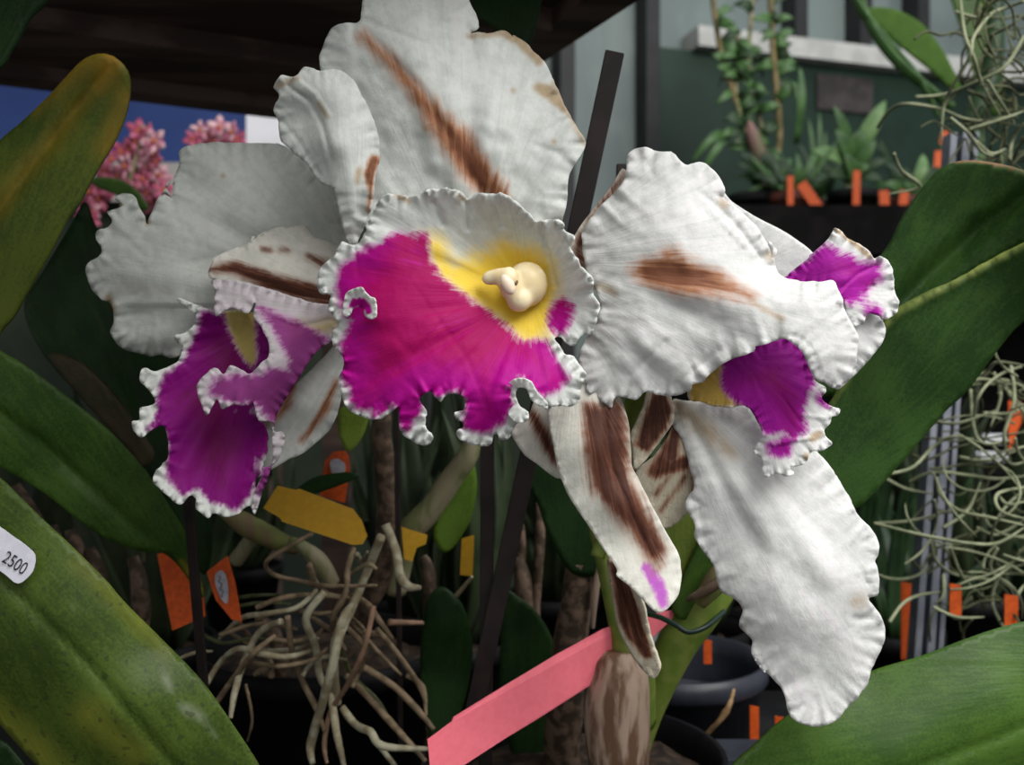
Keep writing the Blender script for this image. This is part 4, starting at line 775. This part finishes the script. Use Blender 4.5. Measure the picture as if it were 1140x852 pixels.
bm_obj('tray_body', bm, M_tray, tr)
def leafy(name, label, cat, x, y, z, r, h, blades, mat_list, group=None, potmat=None):
    t = thing(name, label, cat, (x, y, z), group); pot(t, x, y, z, r, h, potmat or M_tray)
    for (dx, dy, dz, w, mi, bend) in blades:
        L = math.hypot(dx, dz); blade('leaf', (x+dx*.08, y+dy*.08, z+h-.01), (x+dx, y+dy, z+h+dz), w, mat_list[mi], t, bend=bend, n=8)
    return t
zt = zs+.005
def Wx(px, d): return (px-570)/F*d
def Wz(py, d): return ZC-(py-426)/F*d
# tall cane plant
t = thing('cane_orchid', 'tall leafy cane orchid against the green wall, left end of the tray', 'orchid', (Wx(840, 1.5), 1.5, zt))
pot(t, Wx(840, 1.5), 1.5, zt, .045, .05)
for (path, r, mt_) in (([(846, 205), (830, 150), (815, 100), (803, 60), (795, 10), (790, -40)], 3.2, M_cane), ([(862, 205), (868, 150), (864, 95), (860, 50), (858, 0), (855, -50)], 3.4, M_cane), ([(850, 205), (838, 170), (822, 120), (818, 70), (822, 40)], 2.4, M_stemgrey), ([(855, 205), (850, 150), (836, 95), (834, 55), (838, 0)], 2.6, M_stemgrey)):
    tube('cane', [P(a, b, 1.5+.01*math.sin(a)) for a, b in path], r*1.5/F, mt_, t, sides=8, rough=.2)
    for k in range(26):
        q = rnd.random()*(len(path)-1); i = int(q); f = q-i; a = path[i][0]+(path[i+1][0]-path[i][0])*f; b = path[i][1]+(path[i+1][1]-path[i][1])*f
        if b > 150 and rnd.random() < .6: continue
        s_ = rnd.choice((-1, 1)); L = rnd.uniform(18, 36)
        blade('leaf', P(a, b, 1.5), P(a+s_*L*.7, b-L*rnd.uniform(-.2, .9), 1.5+rnd.uniform(-.03, .03)), .012+rnd.random()*.008, rnd.choice((M_lf1, M_lf2, M_lf2)), t, bend=.01, n=6)
for (a, b, c_, e) in ((806, 150, 778, 185), (812, 120, 790, 150), (800, 118, 768, 170), (880, 130, 890, 60), (884, 140, 880, 75)):
    blade('leaf', P(a+6, b+30 if b < 140 else b, 1.5), P(c_, e, 1.49), .013, M_lf2, t, bend=.02, n=8)
o = tube('pitcher', [P(852, 208, 1.47), P(848, 180, 1.47), P(838, 150, 1.47), P(834, 135, 1.47)], [.004, .011, .010, .003], plain('dusky_pink', (0.20, 0.11, 0.10), (0.12, 0.10, 0.06), 50, .6, stretch=(1, 1, .2)), t, sides=10); o['label'] = 'dusky pink sheath'
# broad-leaved seedling
for k in range(22):
    a, b = rnd.uniform(800, 890), rnd.uniform(150, 205)
    blade('leaf', P(855+(a-855)*.3, 212, 1.5), P(a, b, 1.48+rnd.uniform(-.03, .04)), .011, rnd.choice((M_lf1, M_lf1, M_lf2)), t, bend=.02, n=6)
t = thing('broad_leaved_seedling', 'small bushy seedling with pale rounded leaves in the middle of the tray', 'plant', (Wx(950, 1.47), 1.47, zt))
pot(t, Wx(950, 1.47), 1.47, zt, .04, .05)
for (a, b, c_, e, w, mt_) in ((948, 170, 986, 106, 19, M_lf3), (945, 165, 928, 112, 13, M_lf2), (945, 175, 902, 162, 17, M_lf3), (945, 172, 960, 138, 22, M_lf2), (948, 180, 930, 138, 18, M_lf2), (948, 185, 975, 150, 15, M_lf2), (946, 190, 918, 190, 13, M_lf1), (948, 186, 968, 178, 14, M_lf2), (947, 188, 990, 172, 12, M_lf1), (950, 195, 940, 165, 15, M_lf2), (946, 195, 905, 178, 11, M_lf1), (948, 190, 985, 196, 12, M_lf1)):
    blade('leaf', P(a, b+8, 1.47), P(c_, e, 1.45), w*1.47/F, mt_, t, bend=.008, n=8)
for (a, b) in ((947, 215), (960, 215), (938, 215)): tube('stem', [P(950, 222, 1.47), P(a, b-25, 1.47), P(948, 165, 1.47)], .0025, M_stemgrey, t, sides=6)
# grassy and strappy ones
M_terra = plain('dull_red_pot', (0.10, 0.028, 0.018), (0.055, 0.018, 0.013), 30, .7)
tray_specs = (
 (908, 1.53, 'upright narrow-leaved seedling in front of the dark opening in the tray', [(-.012, 0, .15, .010, 1, .01), (.006, 0, .16, .010, 1, .01), (.02, .01, .13, .010, 1, .01), (-.03, 0, .12, .012, 0, .02), (-.05, -.01, .08, .012, 0, .02), (.04, 0, .09, .012, 0, .02), (.0, -.02, .07, .011, 1, .02)]),
 (882, 1.46, 'low dark tufted seedling beside the standing orange tag', [(-.04, -.02, .05, .010, 0, .02), (.03, -.02, .06, .010, 0, .02), (.0, -.02, .08, .012, 1, .02), (-.02, .02, .09, .010, 0, .02), (.05, .0, .03, .010, 1, .01)]),
 (1010, 1.50, 'arching seedling with pale drooping leaves at the right part of the tray', [(-.09, 0, .05, .014, 1, .05), (.05, 0, .02, .020, 2, .05), (.02, -.01, .09, .022, 2, .02), (-.05, 0, .09, .012, 0, .03), (-.02, -.02, .05, .014, 1, .02), (.07, .0, .06, .014, 0, .02)]),
 (1085, 1.50, 'dark strappy seedling behind the moss, far end of the tray', [(-.06, 0, .10, .014, 0, .04), (.0, 0, .14, .014, 1, .02), (.05, 0, .1, .014, 0, .02), (-.03, -.02, .06, .014, 1, .02)]))
for px, d, lab, bl_ in tray_specs:
    bl_ = bl_+[(rnd.uniform(-.07, .07), rnd.uniform(-.03, .03), rnd.uniform(.02, .10), rnd.uniform(.008, .014), rnd.choice((0, 0, 1)), rnd.uniform(.0, .03)) for _ in range(13)]
    leafy('seedling', lab, 'plant', Wx(px, d), d, zt, .036, .045, bl_, (M_lf1, M_lf2, M_lf3), None, M_terra)
# little orange tags in the tray
for (a, b, c_, e, w, d, lab) in ((880, 196, 880, 228, 7, 1.421, 'short upright orange tag at the left of the tray'), (892, 204, 917, 230, 12, 1.421, 'wide orange tag tilted in the tray'), (954, 190, 953, 228, 8, 1.421, 'dull orange tag under the rounded leaves'),
        (984, 212, 986, 236, 11, 1.421, 'orange tag low on the tray rim'), (1007, 212, 1004, 236, 10, 1.421, 'orange tag beside the pale curled strand'), (1052, 146, 1050, 160, 8, 1.40, 'tiny orange tag by the pole, upper one'), (1046, 168, 1045, 186, 10, 1.40, 'tiny orange tag by the pole, lower one')):
    p0 = P(a, b, d); p1 = P(c_, e+ (10 if e > 200 else 70), d); ax = (p1-p0).normalized(); sd = ax.cross(Vector((0, 1, 0))).normalized()*w*d/F/2
    if e < 200: p1 = P(c_, e, d)
    tg = strip('plant_tag', [p0-sd, p0+sd, p1+sd, p1-sd], M_orange, None, .001); tag(tg, lab, 'tag', 'orange tags in the seed tray')
# window-like dark opening behind the tray plants
# hanging plant with broad leaf
t = thing('hanging_orchid', 'orchid hanging at the upper right with one broad drooping green leaf', 'orchid', P(1095, 60, 1.15))
leaf([(962, 12), (975, 8), (1000, 12), (1025, 26), (1045, 50), (1058, 72), (1070, 100), (1058, 98), (1040, 82), (1015, 62), (990, 42), (972, 26)], 1.15, [(0, 0, 0)], (1100, 130), leaf_mat('leaf_hanging', (0.03, 0.07, 0.008), (0.045, 0.095, 0.012), rough=.7), t, None, seed=80, thick=.002, spacing=5)
for pth in ([(940, -40), (955, 5), (985, 45), (1020, 85), (1045, 130)], [(955, -30), (965, 20), (1000, 70), (1060, 120)]):
    tube('leaf', [P(a, b, 1.13) for a, b in pth], [.003, .006, .007, .006, .003][:len(pth)], M_lf2, t, sides=8, flat=.3)
leaf([(1050, -40), (1085, -30), (1100, 10), (1112, 50), (1118, 100), (1108, 130), (1090, 100), (1072, 40)], 1.16, [(0, 0, 0)], (1100, 130), M_leafmid, t, None, seed=81, thick=.002, spacing=6)
pxtube('pseudobulb', [(1075, 135, 1.16, 6), (1090, 120, 1.16, 12), (1105, 70, 1.16, 12), (1110, -60, 1.16, 6)], M_lf1, t, sides=12)
tube('hanger_wire', [P(1110, -40, 1.16), P(1108, -300, 1.16)], .0012, M_metal, t, sides=6)
# pole
t = thing('metal_post', 'slotted galvanised metal post behind the grey moss strands', 'post', P(1035, 640, .70))
def bar(name, a, b, w, th, mat, parent, oy=0):
    a = Vector(a); b = Vector(b); ax = (b-a).normalized(); sd = ax.cross(Vector((0, 1, 0))).normalized()*w/2; n = Vector((0, th/2, 0))
    bm = bmesh.new(); vs = [[bm.verts.new(c+sd*i+n*j+Vector((0, oy, 0))) for i, j in ((-1, -1), (1, -1), (1, 1), (-1, 1))] for c in (a, b)]
    bm.faces.new(vs[0][::-1]); bm.faces.new(vs[1])
    for k in range(4): bm.faces.new((vs[0][k], vs[0][(k+1) % 4], vs[1][(k+1) % 4], vs[1][k]))
    bmesh.ops.recalc_face_normals(bm, faces=bm.faces); return bm_obj(name, bm, mat, parent)
dp = .70; top = (1076, 60); botm = (1016, 920)
def pl(off, y): 
    x = top[0]+(botm[0]-top[0])*(y-top[1])/(botm[1]-top[1]); return P(x+off, y, dp)
bar('web', pl(0, 150), pl(0, 900), 24*dp/F, .002, plain('post_web', (0.10, 0.11, 0.13), None, 40, .4, metal=.4), t, .010)
for off, w in ((-12, 7), (2, 8), (13, 5)): bar('flange', pl(off, 150), pl(off, 900), w*dp/F, .014, M_metal, t)

# blossom spray
t = thing('pink_orchid_spray', 'spray of small pink blossoms in front of the blue board', 'orchid', (Wx(150, 1.12), 1.12, ZB))
pot(t, Wx(150, 1.12), 1.085, ZB+.001, .05, .07)
M_bl = plain('blossom_pink', (0.26, 0.035, 0.08), (0.45, 0.13, 0.20), 130, .6, lo=.35, hi=.65); M_blw = plain('blossom_pale', (0.55, 0.36, 0.38), (0.42, 0.12, 0.2), 130, .6); M_blc = plain('blossom_eye', (0.55, 0.14, 0.05), None, 100, .6)
for pth in ([(150, 652), (150, 500), (130, 330), (135, 240), (150, 180), (160, 140)], [(155, 652), (190, 450), (215, 250), (235, 180), (262, 146)], [(148, 652), (110, 400), (100, 260), (95, 210)]):
    tube('flower_stem', [P(a, b, 1.12) for a, b in pth], .0025, M_stemgrey, t, sides=6)
def blossom(c, r, mat):
    bm = bmesh.new(); ax = Vector((rnd.uniform(-.6, .6), -1, rnd.uniform(-.3, .5))).normalized(); x = ax.cross(Vector((0, 0, 1))).normalized(); y = x.cross(ax)
    off = rnd.random()*6
    for k in range(5):
        a = off+k*2*math.pi/5; d_ = x*math.cos(a)+y*math.sin(a); s_ = ax.cross(d_)
        pr = [(.0, .1), (.35, .30), (.7, .34), (.95, .15)]
        L = [bm.verts.new(c+d_*r*u_+s_*r*w_+ax*r*(.25*u_*u_)) for u_, w_ in pr]; Rr = [bm.verts.new(c+d_*r*u_-s_*r*w_+ax*r*(.25*u_*u_)) for u_, w_ in pr]; tip = bm.verts.new(c+d_*r*1.1+ax*r*.2)
        for i in range(3): bm.faces.new((L[i], L[i+1], Rr[i+1], Rr[i]))
        bm.faces.new((L[3], tip, Rr[3]))
    o = bm_obj('blossom', bm, mat, t, True); m_ = o.modifiers.new('t', 'SOLIDIFY'); m_.thickness = .0008
    bm = bmesh.new(); bmesh.ops.create_icosphere(bm, subdivisions=1, radius=r*.22, matrix=Matrix.Translation(c-Vector((0, r*.15, 0)))); bm_obj('blossom_eye', bm, M_blc, o, True)
spots = [(156, 146), (165, 150), (150, 158), (172, 158), (160, 165), (145, 166), (170, 172), (135, 170), (125, 178), (152, 178), (140, 186), (165, 186), (118, 190), (176, 180), (130, 196), (150, 196), (112, 204), (160, 200), (122, 210), (140, 208), (172, 206), (100, 214), (110, 222), (95, 230), (104, 236), (98, 246), (150, 214), (164, 216), (222, 146), (232, 150), (245, 143), (258, 148), (250, 156), (236, 158), (265, 156), (215, 156), (88, 222), (180, 212), (176, 196), (168, 226), (92, 252)]
for a, b in spots: blossom(P(a+rnd.uniform(-2, 2), b, 1.12+rnd.uniform(-.02, .02)), rnd.uniform(.011, .016), rnd.choice((M_bl, M_bl, M_bl, M_blw)))
leaf([(98, 200), (112, 197), (130, 199), (146, 206), (158, 218), (166, 234), (150, 232), (130, 218), (110, 210)], 1.0, [(0, 0, 0)], (90, 200), M_leafmid, t, None, seed=83, spacing=4)

# ---- dark plants filling the bench behind
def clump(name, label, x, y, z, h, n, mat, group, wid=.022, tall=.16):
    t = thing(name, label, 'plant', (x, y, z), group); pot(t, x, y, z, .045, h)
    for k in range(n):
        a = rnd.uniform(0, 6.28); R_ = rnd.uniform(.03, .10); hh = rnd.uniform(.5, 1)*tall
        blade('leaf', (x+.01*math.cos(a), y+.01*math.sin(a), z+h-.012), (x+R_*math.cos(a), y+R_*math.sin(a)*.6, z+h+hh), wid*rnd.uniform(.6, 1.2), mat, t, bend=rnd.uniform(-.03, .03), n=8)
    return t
def copy_tree(o, loc, rz):
    c = o.copy(); COL.objects.link(c); c.location = loc; c.rotation_euler = (0, 0, rz)
    for ch in list(o.children):
        d = ch.copy(); COL.objects.link(d); d.parent = c
    return c
G1 = 'shaded orchids on the bench'; pr = []
for k, (x, y, lab) in enumerate((
    (-.40, .92, 'dim orchid leaves glimpsed just above the broad leaf with the sunken midrib'), (-.28, .74, 'shaded orchid in a black pot behind the plain orange tag'),
    (-.085, .835, 'shaded orchid behind the yellow tag and the mottled cane'), (-.045, .74, 'shaded orchid directly behind the upright flat stake'),
    (.04, .90, 'shaded orchid behind the mottled woody cane'), (.15, .775, 'shaded orchid between the striped sepal and the drooping white petal'),
    (.23, .86, 'shaded orchid whose pot shows just left of the drooping white petal'), (-.56, 1.06, 'dim orchid seen through the gap between the two big left leaves'),
    (-.30, 1.04, 'far dim orchid behind the orange tag with the round grey patch'), (-.12, 1.05, 'far dim orchid behind the slanting grey-green cane'),
    (.10, 1.06, 'far dim orchid behind the slanting green cane'), (.44, .90, 'broad-leaved dark orchid behind the moss, right of the metal post'),
    (.47, 1.06, 'dark orchid under the white trays behind the metal post'))):
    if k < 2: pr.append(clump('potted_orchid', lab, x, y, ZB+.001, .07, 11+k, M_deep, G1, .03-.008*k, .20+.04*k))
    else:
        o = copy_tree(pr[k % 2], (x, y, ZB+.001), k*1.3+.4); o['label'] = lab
G2 = 'leafy seedlings by the post'
pl3 = clump('potted_seedling', 'leafy green seedling beside the white petal, left of the bright orange tag', .335, .83, ZB+.001, .055, 16, M_lf1, G2, .012, .15)
for i, (x, y, lab) in enumerate(((.34, .92, 'green seedling right behind the bright orange tag'), (.40, 1.0, 'green seedling farther back, left of the metal post'), (.52, .98, 'green seedling behind the moss at the right edge, the farther one'), (.54, .85, 'green seedling behind the moss at the right edge, the nearer one'))):
    o = copy_tree(pl3, (x, y, ZB+.001), i*1.1); o['label'] = lab
for (a, b, w, h, d, lab) in ((1009, 648, 11, 44, .74, 'bright orange tag standing left of the metal post'), (1130, 446, 14, 34, .95, 'orange tag above the white trays'), (1064, 650, 13, 18, .60, 'stubby orange tag right of the metal post'), (840, 786, 10, 36, .60, 'orange tag standing beside the drooping white petal'), (869, 798, 12, 12, .61, 'small orange tag end just under the drooping white petal'), (1126, 662, 15, 22, .60, 'orange tag partly behind the moss near the corner leaf'), (788, 712, 9, 10, .60, 'tiny orange tag right of the green cane')):
    zb_ = ZB if d < 1.1 else ZB-.08
    q = [P(a-w/2, b, d), P(a+w/2, b+2, d), P(a+w/2, b+h, d), P(a-w/2, b+h, d)]; q[2].z -= (.01 if h < 30 else .03); q[3].z -= (.01 if h < 30 else .03)
    tag(strip('plant_tag', q, M_orange, None, .001), lab, 'tag')
M_wt = plain('white_plastic', (0.62, 0.64, 0.66), None, 20, .4)
zlow = Wz(500, 1.15)
for (x0, x1, y0, d, lab) in ((1095, 1180, 486, 1.12, 'white plastic tray behind the moss, upper one'), (1068, 1130, 506, 1.05, 'white plastic tray behind the moss, lower one')):
    bm = bmesh.new(); box_bm(bm, (Wx(x0, d), d, Wz(y0+9, d)), (Wx(x1, d), d+.02, Wz(y0-2, d)), None, .002); tag(bm_obj('white_tray', bm, M_wt), lab, 'tray')
# stand for the white trays
st = thing('tray_stand', 'small dark stand under the white trays', 'stand', (Wx(1120, 1.12), 1.10, ZB))
bm = bmesh.new(); box_bm(bm, (Wx(1060, 1.1), 1.045, Wz(517, 1.05)-.012), (Wx(1185, 1.12), 1.14, Wz(516, 1.05))); bm_obj('stand_top', bm, M_tray, st)
for x in (Wx(1080, 1.1), Wx(1178, 1.1)):
    bm = bmesh.new(); box_bm(bm, (x-.008, 1.05, ZB), (x+.008, 1.13, Wz(517, 1.05)-.01)); bm_obj('leg', bm, M_tray, st)
# blue-black pot behind the main pseudobulb, with a dry twig
t = thing('plant_pot', 'empty blue-black plastic pot right of the fat pseudobulb', 'pot', (Wx(770, .62), .635, ZB+.001))
lathe('pot_body', [(.052, 0), (.055, .002), (.058, .066), (.061, .066), (.064, .070), (.064, .082), (.060, .082), (.058, .070), (.056, .040), (.052, .004)], (Wx(752, .64), .65, ZB+.001), M_potblue, t)
lathe('inner_ring', [(.040, .030), (.050, .034), (.054, .050), (.050, .050), (.044, .036)], (Wx(752, .64), .65, ZB+.001), M_potblue, t)
t = thing('nursery_tray', 'blue-black plastic tray at the bottom right of the fat pseudobulb', 'tray', (Wx(850, .62), .60, ZB))
bm = bmesh.new()
x0, x1, y0, y1 = .119, Wx(1010, .62), .545, .565
box_bm(bm, (x0, .535, ZB+.001), (x1, .56, ZB+.055), None, .006); bm_obj('tray_wall', bm, M_potblue, t)
bm = bmesh.new(); box_bm(bm, (x0, .528, ZB+.050), (x1, .566, ZB+.058), None, .003); bm_obj('rim', bm, M_potblue, t)
pot_tw = tube('dry_twig', [P(782, 822, .555), P(798, 806, .55), P(806, 796, .55), P(813, 782, .55), P(817, 768, .56)], [.0012, .0016, .0022, .0014, .0008], plain('twig_tan', (0.34, 0.22, 0.11), (0.22, 0.13, 0.06), 90, .8), None, sides=7, rough=.4)
tag(pot_tw, 'pale dry twig lying on the blue-black plastic tray', 'twig')

# grey moss
K6 = lambda s: pts(s, 900, 400, 2.6625)
t = thing('spanish_moss', 'curling grey-green moss strands hanging along the right edge', 'moss', P(1150, 300, .72))
st1 = [D(0, q) for q in ("1140,5 1060,35 1000,60 930,150 918,210 900,260 830,380 800,450 790,600", "680,410 800,400 930,350 1050,290 1120,190 1140,150", "520,540 570,470 640,440 780,460 880,500 1000,515", "870,0 890,150 930,250 960,350 1040,490", "900,550 1060,500 1140,470", "590,650 620,720 700,790 570,820", "940,600 1000,650 1060,630", "1080,680 1090,600 1140,520", "850,50 940,75 1000,60", "1000,150 1080,110 1140,60", "830,500 900,560 960,640 1010,660", "985,340 1040,430 1100,520")]
st1 += [K6(q) for q in ("240,340 310,320 370,260 430,230 520,250", "230,355 290,385 370,400", "195,487 300,480 420,450", "195,487 330,520 470,545 560,545 639,500", "300,365 370,335 480,345 560,355 650,345", "365,545 380,600 440,640 560,655", "420,555 460,650 540,720", "580,800 545,720 570,640 650,605", "380,350 390,400 450,450 540,470 650,495", "640,380 560,400 570,450 650,475", "400,640 400,700 370,730", "370,735 440,765 520,765", "240,780 280,725 330,700 400,690", "400,500 470,450 510,365", "440,60 520,40 560,10 650,20", "480,90 490,200 520,250 600,240", "360,180 440,190 560,150", "600,780 620,700 650,660", "520,160 600,160 650,130", "540,250 600,310 650,300", "430,110 500,60 620,80", "550,40 570,110 540,200", "600,20 610,120 580,230 600,300", "560,400 590,430 650,420", "560,560 540,620 600,680", "450,290 530,300 620,270", "500,500 560,520 650,470")]
rr = random.Random(11)
for i, q in enumerate(st1):
    d0 = .58+.06*rr.random(); n = len(q)
    tube('strand', [P(x, y, d0+.015*math.sin(k*1.1+i)) for k, (x, y) in enumerate(q)], [(1.9 if k < n-1 else .8)*d0/F for k in range(n)], M_moss, t, sides=7, rough=.15, seed=i)
for i in range(34):
    x, y = rr.uniform(1010, 1180), rr.uniform(400, 680); d0 = rr.uniform(.57, .64); a = rr.uniform(0, 6.28); c_ = rr.uniform(-.45, .45); q = []
    for k in range(7):
        q.append(P(x, y, d0+.008*math.sin(k+i))); a += c_; x += 17*math.cos(a); y += 17*math.sin(a)*.8
    tube('strand', q, [rr.uniform(1.2, 1.8)*d0/F]*6+[.6*d0/F], M_moss, t, sides=6, rough=.1, seed=i)
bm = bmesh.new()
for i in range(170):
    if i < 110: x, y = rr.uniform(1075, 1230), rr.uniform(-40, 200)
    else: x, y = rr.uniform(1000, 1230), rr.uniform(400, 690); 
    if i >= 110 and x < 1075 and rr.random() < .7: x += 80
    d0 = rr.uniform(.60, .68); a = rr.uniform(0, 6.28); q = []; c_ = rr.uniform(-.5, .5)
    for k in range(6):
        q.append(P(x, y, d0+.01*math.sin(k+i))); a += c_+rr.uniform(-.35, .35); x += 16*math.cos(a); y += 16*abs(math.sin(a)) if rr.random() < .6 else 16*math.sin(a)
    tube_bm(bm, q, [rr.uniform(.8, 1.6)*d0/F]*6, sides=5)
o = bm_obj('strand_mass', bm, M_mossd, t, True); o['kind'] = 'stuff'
tube('hanger_wire', [P(1160, 60, .64), P(1160, -420, .64)], .001, M_metal, t, sides=6)
tube('hanger_wire', [P(1152, 60, .64), P(1150, 420, .64)], .0012, M_mossd, t, sides=6)
# roof pipe that carries the hanging things
p = Wz(-300, .74)
pp = tube('trim_12', [Vector((-1.2, .64, ZC+.52)), Vector((2.6, .64, ZC+.52))], .012, M_metal, None, sides=12); struct(pp)
